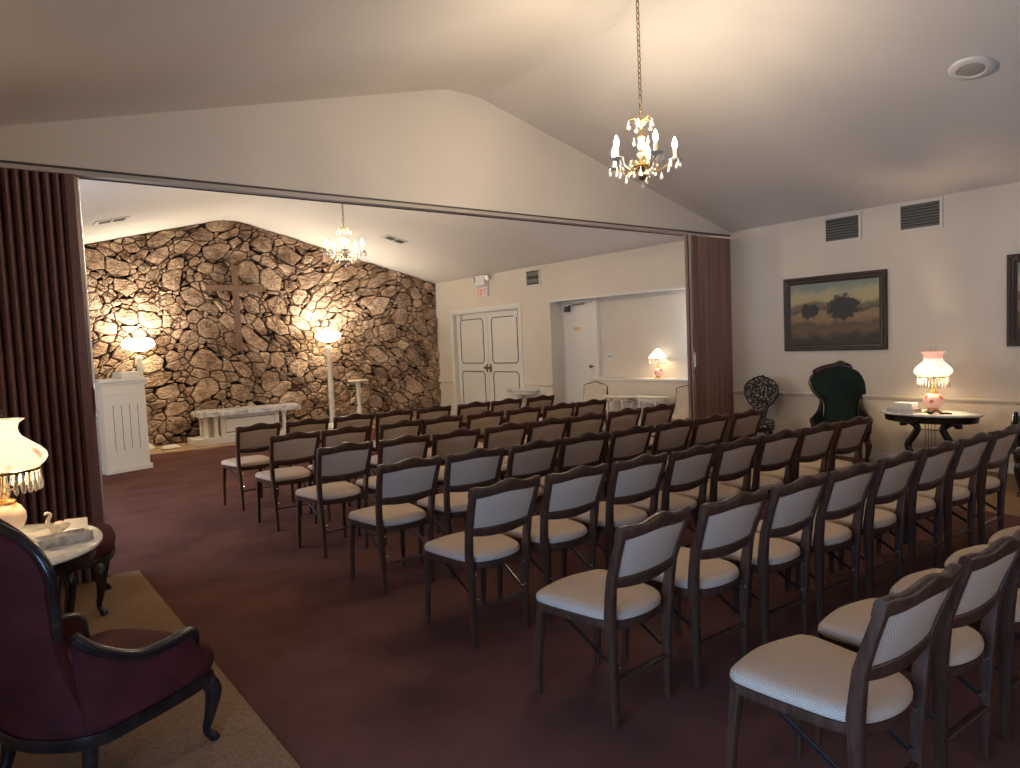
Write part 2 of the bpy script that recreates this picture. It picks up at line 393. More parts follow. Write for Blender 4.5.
# alcove shell
XA = 8.36
m = MB(); m.box((XA, A0 - .3, 0), (XA + .1, A1 + .14, 2.4)); m.box((XR + .12, A1, 0), (XA, A1 + .12, 2.4))
m.box((XR + .12, A0 - .3, 0), (XA, A0, 2.4)); m.box((XR + .12, A0, 2.30), (XA, A1, 2.4))
struct(m.build('wall_alcove', M['wall']))
m = MB(); m.box((8.10, 5.9, 0), (XA - .002, 8.20, .83))
lg = struct(m.build('trim_4', M['wall']), 'low half wall in the alcove')
MB().box((8.07, 5.905, .83), (XA - .002, 8.23, .865)).build('ledge', M['white'], lg, bevel=.004)
struct(MB().box((XR - .002, A0, 2.17), (XR + .122, A1 - .001, 2.20)).build('trim_5', M['white']), 'white lintel strip above the alcove')
# chair rail
m = MB()
def rail(y0, y1):
    pr = [(XR, .69), (XR - .012, .694), (XR - .016, .705), (XR - .026, .715), (XR - .03, .73), (XR - .018, .742), (XR, .745)]
    m.loft([[(x, y, z) for x, z in pr] for y in (y0, y1)])
rail(YB, A0); rail(A1 + .01, D0 - .07); rail(D1 + .07, YS - .05)
struct(m.build('trim_6', M['wall']), 'chair rail moulding on the right wall')
m = MB()
for a, b in ((YB, YP - .1), (A1, D0 - .07), (D1 + .07, YS - .06)): m.box((XR - .015, a, .006), (XR, b, .09))
struct(m.build('baseboard_right', M['white']))
# header track
tr = struct(MB().box((XL, YP - .010, 2.752), (7.12, YP + .085, 2.785)).build('trim_7', M['track']), 'overhead track of the folding partition')
m = MB(); m.box((XL, YP - .014, 2.782), (XR, YP - .001, 2.797)); 
m.box((XL, YP + .070, 2.746), (7.12, YP + .086, 2.7519))
m.build('track_slot', M['track_dark'], tr)

# ------------------------------------------------------------------ stone wall: voronoi pieces
def clip(poly, px, py, nx, ny):
    out = []; n = len(poly)
    for i in range(n):
        a = poly[i]; b = poly[(i + 1) % n]
        da = (a[0] - px) * nx + (a[1] - py) * ny; db = (b[0] - px) * nx + (b[1] - py) * ny
        if da <= 0: out.append(a)
        if (da < 0 < db) or (db < 0 < da):
            t = da / (da - db); out.append((a[0] + (b[0] - a[0]) * t, a[1] + (b[1] - a[1]) * t))
    return out
def warp(x, z): return x + .21 * math.sin(2.0 * z + .6 * x) + .05 * math.sin(5.1 * z - 2 * x), z * 1.2 + .21 * math.sin(1.8 * x - .5 * z) + .05 * math.sin(4.7 * x + z)
def unwarp(u, v):
    x, z = u, v / 1.2
    for _ in range(14):
        a, b = warp(x, z); x -= (a - u) * .8; z -= (b - v) * .65
    return x, z
def stones():
    rnd = random.Random(23)
    X0, X1 = .9, XR - .005
    nl = math.hypot(SL, 1); seeds = []; tries = 0
    while tries < 22000:
        tries += 1
        x, z = rnd.uniform(X0 - .6, X1 + .6), rnd.uniform(-.8, 5.4)
        r = rnd.choice((.09, .12, .16, .20, .27)) * (1 if tries < 9000 else .55)
        if all(((x - a) ** 2 + (z - b) ** 2) > ((r + q) * .56) ** 2 for a, b, q in seeds): seeds.append((x, z, r))
    vs = []; fs = []; tone = []
    for (x, z, r) in seeds:
        poly = [(x - .8, z - .8), (x + .8, z - .8), (x + .8, z + .8), (x - .8, z + .8)]
        near = sorted(((a - x) ** 2 + (b - z) ** 2, a, b, q) for a, b, q in seeds if (a, b) != (x, z))[:24]
        for d, a, b, q in near:
            L = math.sqrt(d); nx, nz = (a - x) / L, (b - z) / L
            t = max(.15, min(.85, .5 + (r * r - q * q) / (2 * d)))
            poly = clip(poly, x + (a - x) * t, z + (b - z) * t, nx, nz)
            if len(poly) < 3: break
        if len(poly) < 3: continue
        cx = sum(p[0] for p in poly) / len(poly); cz = sum(p[1] for p in poly) / len(poly)
        gap = rnd.uniform(.005, .011); pp = list(poly)
        for k in range(len(poly)):
            a, b = poly[k], poly[(k + 1) % len(poly)]
            ex, ez = b[0] - a[0], b[1] - a[1]; L = math.hypot(ex, ez)
            if L < 1e-5: continue
            nx, nz = ez / L, -ex / L
            if (cx - a[0]) * nx + (cz - a[1]) * nz > 0: nx, nz = -nx, -nz
            pp = clip(pp, a[0] - nx * gap, a[1] - nz * gap, nx, nz)
            if len(pp) < 3: break
        if len(pp) < 3: continue
        fine = []
        for k in range(len(pp)):
            a, b = pp[k], pp[(k + 1) % len(pp)]; L = math.hypot(b[0] - a[0], b[1] - a[1]); n = max(1, int(L / .045))
            for j in range(n):
                t = j / n; w_ = 0 if j == 0 else .0045
                qx, qz = unwarp(a[0] + (b[0] - a[0]) * t, a[1] + (b[1] - a[1]) * t)
                fine.append((qx + rnd.uniform(-w_, w_), qz + rnd.uniform(-w_, w_)))
        fine = clip(fine, X1, 0, 1, 0) if len(fine) > 2 else fine
        if len(fine) > 2: fine = clip(fine, X0, 0, -1, 0)
        if len(fine) > 2: fine = clip(fine, 0, .021, 0, -1)
        if len(fine) > 2: fine = clip(fine, 3.58, ceil_z(3.58) - .01, -SL / nl, 1 / nl)
        if len(fine) > 2: fine = clip(fine, 4.02, ceil_z(4.02) - .01, SL / nl, 1 / nl)
        if len(fine) > 2: fine = clip(fine, 3.8, ZR - .045, 0, 1)
        if len(fine) < 3: continue
        area_ = abs(.5 * sum(fine[k][0] * fine[(k + 1) % len(fine)][1] - fine[(k + 1) % len(fine)][0] * fine[k][1] for k in range(len(fine))))
        if area_ < .0015: continue
        cx = sum(p[0] for p in fine) / len(fine); cz = sum(p[1] for p in fine) / len(fine); sz = math.sqrt(area_)
        depth = rnd.uniform(.045, .095); tx, tz = rnd.uniform(-.15, .15), rnd.uniform(-.08, .15)
        def dep(px, pz, k): return YS - (depth * k + (px - cx) * tx + (pz - cz) * tz if k > 0 else -.02)
        rings = []
        e1 = 1 - .012 / sz; e2 = 1 - .04 / sz
        for sc, k, jit in ((1, 0, 0), (1, .6, 0), (max(e1, .8), .90, .003), (max(e2, .6), 1.0, .007), (.5, 1.04, .012), (.22, 1.04, .012)):
            rings.append([(cx + (px - cx) * sc, min(dep(cx + (px - cx) * sc, cz + (pz - cz) * sc, k) + rnd.uniform(-jit, jit), YS + .02), cz + (pz - cz) * sc) for px, pz in fine])
        n = len(fine); base = len(vs); t = rnd.random()
        for rg_ in rings: vs += rg_
        for a in range(len(rings) - 1):
            for b in range(n):
                c = (b + 1) % n; fs.append((base + a * n + b, base + a * n + c, base + (a + 1) * n + c, base + (a + 1) * n + b)); tone.append(t)
        vs.append((cx, dep(cx, cz, 1.04), cz)); top = len(vs) - 1
        for b in range(n): fs.append((base + 5 * n + b, base + 5 * n + (b + 1) % n, top)); tone.append(t)
    me = bpy.data.meshes.new('stone_facing'); me.from_pydata(vs, [], fs)
    at = me.attributes.new('tone', 'FLOAT', 'FACE'); at.data.foreach_set('value', tone)
    me.materials.append(M['stone']); me.update()
    import bmesh
    bm = bmesh.new(); bm.from_mesh(me); bmesh.ops.recalc_face_normals(bm, faces=bm.faces); bm.to_mesh(me); bm.free()
    o = bpy.data.objects.new('wall_front_stone', me); C.objects.link(o)
    return o
struct(stones(), 'irregular tan stone facing of the front wall')

# ------------------------------------------------------------------ doors
def door_panel_lines(b, y0, y1, z0, z1, x, n=.05):
    """thin moulding outline with notched corners"""
    P = [(y0 + n, z0), (y1 - n, z0), (y1 - n * .55, z0 + n * .55), (y1, z0 + n), (y1, z1 - n), (y1 - n * .55, z1 - n * .55), (y1 - n, z1), (y0 + n, z1), (y0 + n * .55, z1 - n * .55), (y0, z1 - n), (y0, z0 + n), (y0 + n * .55, z0 + n * .55)]
    b.tube([(x, p, q) for p, q in P], .009, n=6, up=(1, 0, 0), loop=True)
xd = XR + .09
leaf_edges = (9.985, 11.068, 11.076, 12.155)
for i, (a, b) in enumerate(((9.985, 11.066), (11.074, 12.155))):
    d = struct(MB().box((xd, a, .02), (xd + .04, b, 2.12)).build('door_%d' % (i + 1), M['white'], bevel=.003), ('right' if i == 0 else 'left') + ' leaf of the white double doors')
    l = MB(); door_panel_lines(l, a + .14, b - .14, 1.11, 2.0, xd - .003); door_panel_lines(l, a + .14, b - .14, .14, .94, xd - .003)
    l.build('panel_moulding', M['dark_line'], d)
    yh = b - .06 if i == 0 else a + .06
    h = MB(); h.tube([(xd - .001, yh, 1.02), (xd - .05, yh, 1.02)], .012); h.sphere((xd - .055, yh, 1.02), .028); h.box((xd - .006, yh - .025, .93), (xd, yh + .025, 1.09))
    h.build('door_handle', M['dark_brass'], d, smooth=R(40))
    yc = a + .10 if i == 0 else b - .16
    c = MB(); c.box((xd - .07, yc - .06, 1.97), (xd, yc + .06, 2.09)); c.box((xd - .06, yc - (.0 if i else .0), 2.09), (xd - .04, yc + (.25 if i == 0 else -.25), 2.10))
    c.build('door_closer', M['white'], d, bevel=.006)
m = MB(); m.box((XR - .012, D0 - .065, .0), (XR, D0 + .0, 2.225)); m.box((XR - .012, D1, .0), (XR, D1 + .065, 2.225)); m.box((XR - .012, D0, 2.16), (XR, D1, 2.225))
m.box((XR, D0, 0), (xd + .045, D0 + .04, 2.16)); m.box((XR, D1 - .04, 0), (xd + .045, D1, 2.16)); m.box((XR, D0 + .04, 2.125), (xd + .045, D1 - .04, 2.16))
struct(m.build('trim_8', M['white'], bevel=.003), 'white casing around the double doors')
struct(MB().box((xd + .046, D0 - .1, 0), (xd + .06, D1 + .1, 2.3)).build('wall_behind_doors', M['wall']))
# alcove door
x2 = XA - .05
d = struct(MB().box((x2, 8.30, .02), (x2 + .04, 9.05, 2.13)).build('door_3', M['white'], bevel=.003), 'pale door in the alcove')
k = MB(); k.tube([(x2, 8.35, 1.04), (x2 - .05, 8.35, 1.04)], .01); k.sphere((x2 - .06, 8.35, 1.04), .03); k.lathe([(.03, 0), (.03, .006)], (0, 0, 0)) if 0 else None
k.build('door_handle', M['dark_brass'], d, smooth=R(40))
c = MB(); c.box((x2 - .06, 8.86, 1.99), (x2, 8.97, 2.09)); c.tube([(x2 - .04, 8.88, 2.09), (x2 - .12, 8.62, 2.10), (x2 - .01, 8.50, 2.11)], .008)
c.build('door_closer', M['steel_dark'], d)
MB().box((x2 - .004, 8.62, 1.655), (x2, 8.79, 1.72)).build('sign_plate', M['plaque'], d)
m = MB(); m.box((XA - .09, 8.20, 0), (XA - .002, 8.28, 2.16)); m.box((XA - .06, 9.055, 0), (XA - .002, 9.078, 2.16)); m.box((XA - .09, 8.28, 2.135), (XA - .002, 9.055, 2.168))
struct(m.build('trim_9', M['white'], bevel=.003), 'white frame of the alcove door')
t = MB().box((XA - .01, 7.95, 1.14), (XA - .001, 8.05, 1.27)).build('light_switch', M['white'], bevel=.002); tag(t, 'white double light switch plate on alcove wall beside the door', 'light switch')
for yy in (7.98, 8.02): MB().box((XA - .018, yy - .006, 1.19), (XA - .0101, yy + .006, 1.22)).build('toggle', M['dark_line'], t)

# ------------------------------------------------------------------ folding partitions
def curtain(name, x0, x1, pitch, amp, mm, parent, z0=.012, z1=2.748, flat=False):
    n = round((x1 - x0) / pitch); P = []
    for i in range(n):
        for k in range(6):
            t = k / 6; P.append((x0 + (x1 - x0) * (i + t) / n, amp * (abs(math.sin(PI * t)) ** .55) + .012))
    P.append((x1, .012))
    poly = [(x, -y) for x, y in P] + [(x, y) for x, y in reversed(P)]
    return MB().prism(poly, z0, z1, 'z').build(name, mm, parent, smooth=R(60))
yc = YP + .07
t = thing('folding_partition', 'maroon pleated accordion partition folded at the left side of the opening', 'partition', (0, yc, 0), 0)
curtain('curtain', XL + .01, .555, .0555, .08, M['maroon_vinyl'], t)
MB().prism([(.555, -.06), (.575, -.09), (.625, -.09), (.645, -.06), (.645, .06), (.625, .09), (.575, .09), (.555, .06)], .012, 2.748, 'z').build('end_panel', M['maroon_vinyl'], t, smooth=R(30))
MB().box((.6455, -.035, .012), (.662, .035, 2.748)).build('lead_post', M['aluminium'], t, bevel=.004)
h = MB(); h.box((.6457, -.06, 1.12), (.66, -.0352, 1.36)); h.box((.648, -.085, 1.16), (.658, -.06, 1.32)); h.build('latch_handle', M['chrome'], t, bevel=.004)
t = thing('folding_partition', 'brown accordion partition stacked flat against the right wall', 'partition', (0, 5.47, 0), 0)
curtain('curtain', 7.30, XR - .005, .033, .035, M['brown_vinyl'], t)
MB().prism([(7.165, -.045), (7.18, -.06), (7.28, -.06), (7.30, -.045), (7.30, .045), (7.28, .05), (7.18, .05), (7.165, .045)], .012, 2.748, 'z').build('end_panel', M['brown_vinyl'], t, smooth=R(30))
MB().box((7.135, -.05, .012), (7.1645, -.02, 2.748)).build('lead_post', M['aluminium'], t, bevel=.004)
MB().box((7.105, -.045, .012), (7.1345, -.02, 2.748)).build('edge_strip', M['maroon_vinyl'], t, bevel=.004)
h = MB(); h.box((7.14, -.07, 1.05), (7.16, -.0505, 1.32)); h.box((7.144, -.095, 1.10), (7.156, -.07, 1.28)); h.build('latch_handle', M['chrome'], t, bevel=.004)

# ------------------------------------------------------------------ folding chairs
def rail_piece(b, X, lo, hi, yfun, th, taper=.9):
    """curved rail; yfun(x,z) gives the middle plane"""
    rings = []
    for x in X:
        a, c = lo(x), hi(x); h = (c - a)
        ring = []
        for u, v in rounded(3, .55):
            z = (a + c) / 2 + v * h / 2; ring.append((x, yfun(x, z) + u * th / 2, z))
        rings.append(ring)
    b.loft(rings)
def back_y(x, z):
    y = lerp_tab([(.0, -.205), (.25, -.203), (.45, -.206), (.58, -.222), (.82, -.298), (.9, -.33)], z)
    return y - .018 * (1 - (x / .2) ** 2) * (1 if z > .5 else 0)
def crest_top(x):
    u = abs(x) / .217
    return .820 + .024 * math.cos(min(u / .55, 1) * PI / 2) ** 2 + .006 * math.exp(-((u - .86) / .12) ** 2)
def crest_bot(x):
    u = abs(x) / .215
    return .766 + .010 * math.cos(min(u / .8, 1) * PI / 2) ** 2
def low_top(x): return .612 - .010 * (1 - (x / .2) ** 2)
def low_bot(x): return .572 - .022 * (1 - (x / .2) ** 2)
def make_folding_chair():
    t = thing('folding_chair', '', 'chair')
    outline = spline([(-.214, .13, 0), (-.206, .178, 0), (-.17, .205, 0), (0, .232, 0), (.17, .205, 0), (.206, .178, 0), (.214, .13, 0), (.196, -.04, 0), (.172, -.16, 0), (.115, -.218, 0), (0, -.24, 0), (-.115, -.218, 0), (-.172, -.16, 0), (-.196, -.04, 0)], 4, True)
    def ring(sc, z): return [(p.x * sc, p.y * sc + (1 - sc) * .0, z) for p in outline]
    MB().loft([ring(.97, .420), ring(1.0, .424), ring(1.003, .433), ring(.99, .447), ring(.955, .456), ring(.80, .464), ring(.4, .468), ring(.05, .469)]).build('seat', M['cream_fabric'], t, smooth=R(60))
    MB().loft([ring(.97, .385), ring(.99, .388), ring(1.0, .395), ring(1.0, .4195)]).build('seat_frame', M['walnut'], t, smooth=R(50))
    for s in (-1, 1):
        pts = [(s * .190, .208, 0), (s * .187, .200, .2), (s * .182, .178, .38), (s * .180, .172, .415)]
        MB().tube(pts, [(.012, .012), (.014, .014), (.018, .018), (.018, .018)], sec=SEC, up=(0, 1, 0)).build('leg', M['walnut'], t, smooth=R(40))
        zs = (0, .1, .25, .36, .45, .52, .60, .70, .785)
        pts = [(s * lerp_tab([(0, .166), (.3, .172), (.5, .186), (.8, .203)], z), back_y(.2, z), z) for z in zs]
        rr = [(.0115, .013), (.012, .015), (.013, .019), (.0135, .022), (.0145, .024), (.0155, .022), (.0155, .019), (.0155, .017), (.0155, .016)]
        MB().tube(pts, rr, sec=SEC, up=(0, 1, 0)).build('leg', M['walnut'], t, smooth=R(40))
        b = MB(); b.tube([(s * .148, -.19, .235), (s * .160, .13, .402)], [(.003, .008)] * 2, sec=SEC, up=(0, 0, 1))
        b.build('brace', M['steel_dark'], t)
        b = MB(); b.tube([(s * .158, back_y(.2, .235), .235), (s * .138, back_y(.2, .235), .235)], .009); b.build('brace_pivot', M['chrome'], t, smooth=R(40))
        b = MB(); b.tube([(s * .170, back_y(.2, .40), .362), (s * .150, back_y(.2, .40), .362)], .008); b.build('seat_pivot', M['chrome'], t, smooth=R(40))
    b = MB(); rail_piece(b, [-.217 + .434 * i / 24 for i in range(25)], crest_bot, crest_top, back_y, .034); b.build('crest_rail', M['walnut'], t, smooth=R(50))
    b = MB(); rail_piece(b, [-.196 + .392 * i / 16 for i in range(17)], low_bot, low_top, back_y, .026); b.build('lower_rail', M['walnut'], t, smooth=R(50))
    # upholstered back: pillowed front and back
    b = MB(); nx, nz = 12, 8; front = []; rear = []
    for j in range(nz + 1):
        f = []; r_ = []
        for i in range(nx + 1):
            u = -1 + 2 * i / nx; v = j / nz
            z = (low_top(u * .17) - .006) + v * (crest_bot(u * .17) + .006 - low_top(u * .17) + .006)
            hw = lerp_tab([(.6, .181), (.8, .196)], z); x = u * hw
            p = .007 + .009 * (1 - u ** 4) * (1 - (2 * v - 1) ** 4)
            f.append((x, back_y(x, z) + p, z)); r_.append((x, back_y(x, z) - p * .75, z))
        front.append(f); rear.append(r_)
    rings = [f + list(reversed(r_)) for f, r_ in zip(front, rear)]
    b.loft(rings); b.build('backrest', M['cream_fabric'], t, smooth=R(50))
    b = MB(); b.tube([(-.160, back_y(.2, .19) - .002, .188), (.160, back_y(.2, .19) - .002, .188)], [(.007, .014)] * 2, sec=SEC, up=(0, 1, 0)); b.build('stretcher', M['walnut'], t, smooth=R(40))
    return t
ROWS = [
    ('front', [(2.12, 7.02), (2.63, 6.99), (3.12, 6.96), (3.58, 6.93), (4.06, 6.90), (4.60, 6.87), (5.06, 6.84), (5.55, 6.81)]),
    ('second', [(2.12, 6.00), (2.58, 5.97), (3.10, 5.94), (3.55, 5.91), (4.03, 5.88), (4.51, 5.85), (4.98, 5.82), (5.44, 5.79)]),
    ('third', [(2.10, 4.98), (2.58, 4.95), (3.05, 4.92), (3.53, 4.89), (3.98, 4.86), (4.43, 4.83), (4.89, 4.80), (5.36, 4.77)]),
    ('fourth', [(2.07, 3.98), (2.56, 3.95), (3.02, 3.92), (3.48, 3.89), (3.95, 3.86), (4.42, 3.83), (4.87, 3.80), (5.35, 3.77)]),
    ('fifth', [(2.06, 3.01), (2.53, 2.98), (3.01, 2.95), (3.45, 2.92), (3.895, 2.89), (4.36, 2.86), (4.81, 2.83), (5.27, 2.80)]),
    ('sixth', [(2.03, 2.04), (2.54, 2.01), (3.01, 1.98), (3.47, 1.95), (3.93, 1.92), (4.39, 1.89), (4.84, 1.86), (5.29, 1.83)]),
    ('seventh', [(2.02, 1.075), (2.53, 1.055), (3.05, 1.03), (3.55, 1.01), (4.03, .99)]),
]
ORD = ['first', 'second', 'third', 'fourth', 'fifth', 'sixth', 'seventh', 'eighth']
proto = make_folding_chair(); used = False
rj = random.Random(3)
for rn, pts in ROWS:
    for i, (x, y) in enumerate(pts):
        rz = R(-1.5 + rj.uniform(-2.2, 2.2) + (2.5 if i == 0 else 0))
        if rn == 'seventh': rz = R(-3)
        if rn == 'front' and i == 0: rz = R(5)
        where = {'front': 'front row, nearest the stone wall', 'second': 'second row from stone wall', 'third': 'third row from stone wall', 'fourth': 'fourth row from stone wall',
                 'fifth': 'fifth row from stone wall', 'sixth': 'sixth row from stone wall', 'seventh': 'rearmost row at lower right'}[rn]
        lab = '%s cream folding chair from left in the %s' % (ORD[i], where)
        if used: o = dup(proto, (x, y, 0), rz, lab)
        else: o = proto; o.location = (x, y, 0); o.rotation_euler = (0, 0, rz); o['label'] = lab; used = True
        o['group'] = 'cream padded folding chairs in rows'

# ------------------------------------------------------------------ victorian chairs
def cabriole(b, x, y, h, s, back=False, r=.025):
    if back: pts = [(x, y, h), (x * 1.0, y - .01, h * .6), (x * 1.03, y - .05, h * .25), (x * 1.05, y - .09, 0)]; rr = [r * 1.05, r * .95, r * .75, r * .7]
    else: pts = [(x, y, h), (x + s * .025, y + .022, h * .78), (x + s * .012, y + .012, h * .42), (x - s * .0, y + .0, h * .18), (x + s * .012, y + .018, h * .06), (x + s * .016, y + .024, 0)]; rr = [r * 1.35, r * 1.3, r * .85, r * .6, r * .75, r * .85]
    P = spline(pts, 4); n = len(P); rad = []
    for i in range(n):
        f = i / (n - 1) * (len(rr) - 1); k = min(int(f), len(rr) - 2); rad.append(rr[k] + (rr[k + 1] - rr[k]) * (f - k))
    b.tube(P, rad, n=10, up=(0, 1, 0))
def victorian_chair(name, label, loc, rz, fabric, wood, sh=.38, bh=1.0, arm=.52, hw=.30, wais=.21, group=None, tuft=False, carve=True, arms=True):
    """balloon back armchair; faces local +Y"""
    t = thing(name, label, 'armchair', loc, rz, group)
    out = spline([(-.29, .20, 0), (-.24, .30, 0), (0, .34, 0), (.24, .30, 0), (.29, .20, 0), (.27, -.05, 0), (.22, -.23, 0), (0, -.30, 0), (-.22, -.23, 0), (-.27, -.05, 0)], 4, True)
    rg = lambda sc, z: [(p.x * sc, p.y * sc, z) for p in out]
    MB().loft([rg(.97, sh - .095), rg(1.0, sh - .07), rg(1.01, sh - .04), rg(.97, sh), rg(.85, sh + .022), rg(.5, sh + .035), rg(.05, sh + .038)]).build('seat', fabric, t, smooth=R(60))
    MB().loft([rg(.95, sh - .145), rg(.99, sh - .14), rg(1.0, sh - .12), rg(.99, sh - .096)]).build('seat_rail', wood, t, smooth=R(45))
    for s in (-1, 1):
        b = MB(); cabriole(b, s * .245, .245, sh - .12, s); b.build('leg', wood, t, smooth=R(50))
        b = MB(); cabriole(b, s * .19, -.20, sh - .12, s, True); b.build('leg', wood, t, smooth=R(50))
    # shield back
    z0 = sh - .02
    tab = [(z0, wais + .03), (z0 + .12, wais + .005), (z0 + .20, wais), (z0 + (bh - z0) * .42, wais + .012), (bh - .27, hw * .90), (bh - .18, hw), (bh - .11, hw * .94), (bh - .06, hw * .74), (bh - .02, hw * .42), (bh, .02)]
    yb = lambda z: -.23 - .17 * max(0, (z - sh)) / (bh - sh)
    Z = [z0 + (bh - z0) * i / 22 for i in range(23)]; Z[-1] = bh - .004
    rings = []
    for z in Z:
        w = max(lerp_tab(tab, z) - .012, .02); ring = []
        for k in range(9):
            u = -1 + 2 * k / 8; ring.append((u * w, yb(z) + .02 + .05 * (1 - u ** 4), z))
        for k in range(9):
            u = 1 - 2 * k / 8; ring.append((u * w, yb(z) - .018 - .045 * (1 - u * u), z))
        rings.append(ring)
    bk = MB().loft(rings).build('backrest', fabric, t, smooth=R(60))
    if tuft:
        q = MB()
        for (ux, uz) in ((-.13, .72), (0, .72), (.13, .72), (-.065, .62), (.065, .62), (-.15, .84), (0, .84), (.15, .84), (0, .52)):
            z = sh + (bh - sh) * uz; q.sphere((ux, yb(z) + .066, z), .012)
        q.build('button', fabric, bk)
    P = []; N = 60
    half = [Vector((lerp_tab(tab, z), yb(z), z)) for z in Z]
    path = half + [Vector((-p.x, p.y, p.z)) for p in reversed(half)]
    fp = [p for p in path if p.z > (sh + .24 if arms else 0)]
    MB().tube(fp, [(.0145, .016) if not carve else (.022, .02)] * len(fp), n=8, up=(0, 1, 0)).build('back_frame', wood, t, smooth=R(60))
    if carve:
        q = MB()
        top = [p for p in path if p.z > bh - .12]
        q.tube([p + Vector((0, .004, .012)) for p in top], [(.04, .026)] * len(top), n=8, up=(0, 1, 0))
        for i, p in enumerate(top):
            if i % 2 == 0: q.sphere(p + Vector((0, .012, .03 if p.z > bh - .03 else .022)), .022, 8, 5)
        q.sphere((0, yb(bh) + .01, bh + .045), .034, 10, 6, (1.3, .7, .7))
        q.build('carved_crest', wood, t, smooth=R(60))
    for s in ((-1, 1) if arms else ()):
        ap = spline([(s * (wais + .02), -.26, sh + .25), (s * (wais + .045), -.20, arm + .045), (s * .28, -.08, arm - .022), (s * .30, .03, arm - .032), (s * .30, .12, arm - .028), (s * .292, .17, arm - .055), (s * .28, .175, sh + .02), (s * .275, .19, sh - .06)], 5)
        MB().tube(ap, [(.022, .018)] * len(ap), n=8, up=(s, 0, 0)).build('arm', wood, t, smooth=R(60))
        low = spline([(s * (wais + .02), -.24, sh - .06), (s * .265, -.12, sh - .07), (s * .285, .05, sh - .07), (s * .275, .17, sh - .07), (s * .27, .2, sh - .07)], 5)
        hi = ap[:26]; lo = [low[min(len(low) - 1, round(i * (len(low) - 1) / 25))] for i in range(26)]
        rings = []
        for a, c in zip(hi, lo):
            rings.append([(a.x + s * .012, a.y, a.z), (c.x + s * .02, c.y, c.z), (c.x - s * .02, c.y, c.z), (a.x - s * .02, a.y, a.z)])
        MB().loft(rings).build('arm_panel', fabric, t, smooth=R(60))
    return t
victorian_chair('armchair', 'maroon velvet Victorian armchair in the left foreground with its back to camera', (.287, 2.904, .006), R(33 - 90), M['maroon_velvet'], M['ebony'], bh=1.05, hw=.285, carve=False)
victorian_chair('armchair', 'maroon velvet chair beyond the marble table, against the left partition', (.30, 4.97, .006), R(-10 - 90), M['maroon_velvet'], M['ebony'], bh=.86, sh=.44, arms=False, carve=False)
victorian_chair('armchair', 'dark green velvet armchair with carved crest below the landscape painting', (7.64, 3.80, .006), R(116), M['green_velvet'], M['mahogany'], sh=.42, bh=1.06, arm=.52, hw=.325, wais=.185, tuft=True)
victorian_chair('armchair', 'black upholstered armchair at the far right edge behind the sixth row', (7.33, 1.80, .006), R(112), M['black_leather'], M['ebony'], sh=.42, bh=.68, arm=.54, carve=False)

# tapestry side chair
t = thing('side_chair', 'dark side chair with round floral tapestry back beside the brown partition', 'chair', (7.50, 4.78, .006), R(104))
out = spline([(-.22, .18, 0), (0, .25, 0), (.22, .18, 0), (.2, -.1, 0), (.12, -.2, 0), (-.12, -.2, 0), (-.2, -.1, 0)], 4, True)
rg = lambda sc, z: [(p.x * sc, p.y * sc, z) for p in out]
MB().loft([rg(.97, .36), rg(1, .38), rg(.97, .42), rg(.6, .44), rg(.05, .445)]).build('seat', M['tapestry'], t, smooth=R(60))
MB().loft([rg(.98, .31), rg(1.0, .32), rg(1.0, .3595)]).build('seat_rail', M['ebony'], t, smooth=R(45))
for s in (-1, 1):
    b = MB(); cabriole(b, s * .18, .17, .33, s, r=.022); b.build('leg', M['ebony'], t, smooth=R(50))
    b = MB(); cabriole(b, s * .13, -.16, .33, s, True, r=.022); b.build('leg', M['ebony'], t, smooth=R(50))
tab = [(.36, .07), (.46, .052), (.56, .075), (.64, .15), (.74, .20), (.82, .195), (.89, .14), (.93, .05), (.945, .01)]
yb = lambda z: -.18 - .12 * (z - .4)
Z = [.36 + .58 * i / 20 for i in range(21)]; rings = []
for z in Z:
    w = max(lerp_tab(tab, z) - .008, .008)
    rings.append([(-w, yb(z) - .012, z), (-w * .6, yb(z) - .026, z), (w * .6, yb(z) - .026, z), (w, yb(z) - .012, z), (w, yb(z) + .012, z), (w * .6, yb(z) + .028, z), (-w * .6, yb(z) + .028, z), (-w, yb(z) + .012, z)])
MB().loft(rings).build('backrest', M['tapestry'], t, smooth=R(60))
half = [Vector((lerp_tab(tab, z), yb(z), z)) for z in Z]; path = half + [Vector((-p.x, p.y, p.z)) for p in reversed(half)]
q = MB(); q.tube(path, [(.019, .016)] * len(path), n=8, up=(0, 1, 0))
for p in path[17:-17:2]: q.sphere(p + Vector((0, 0, .012)), .016, 8, 5)
q.build('back_frame', M['ebony'], t, smooth=R(60))

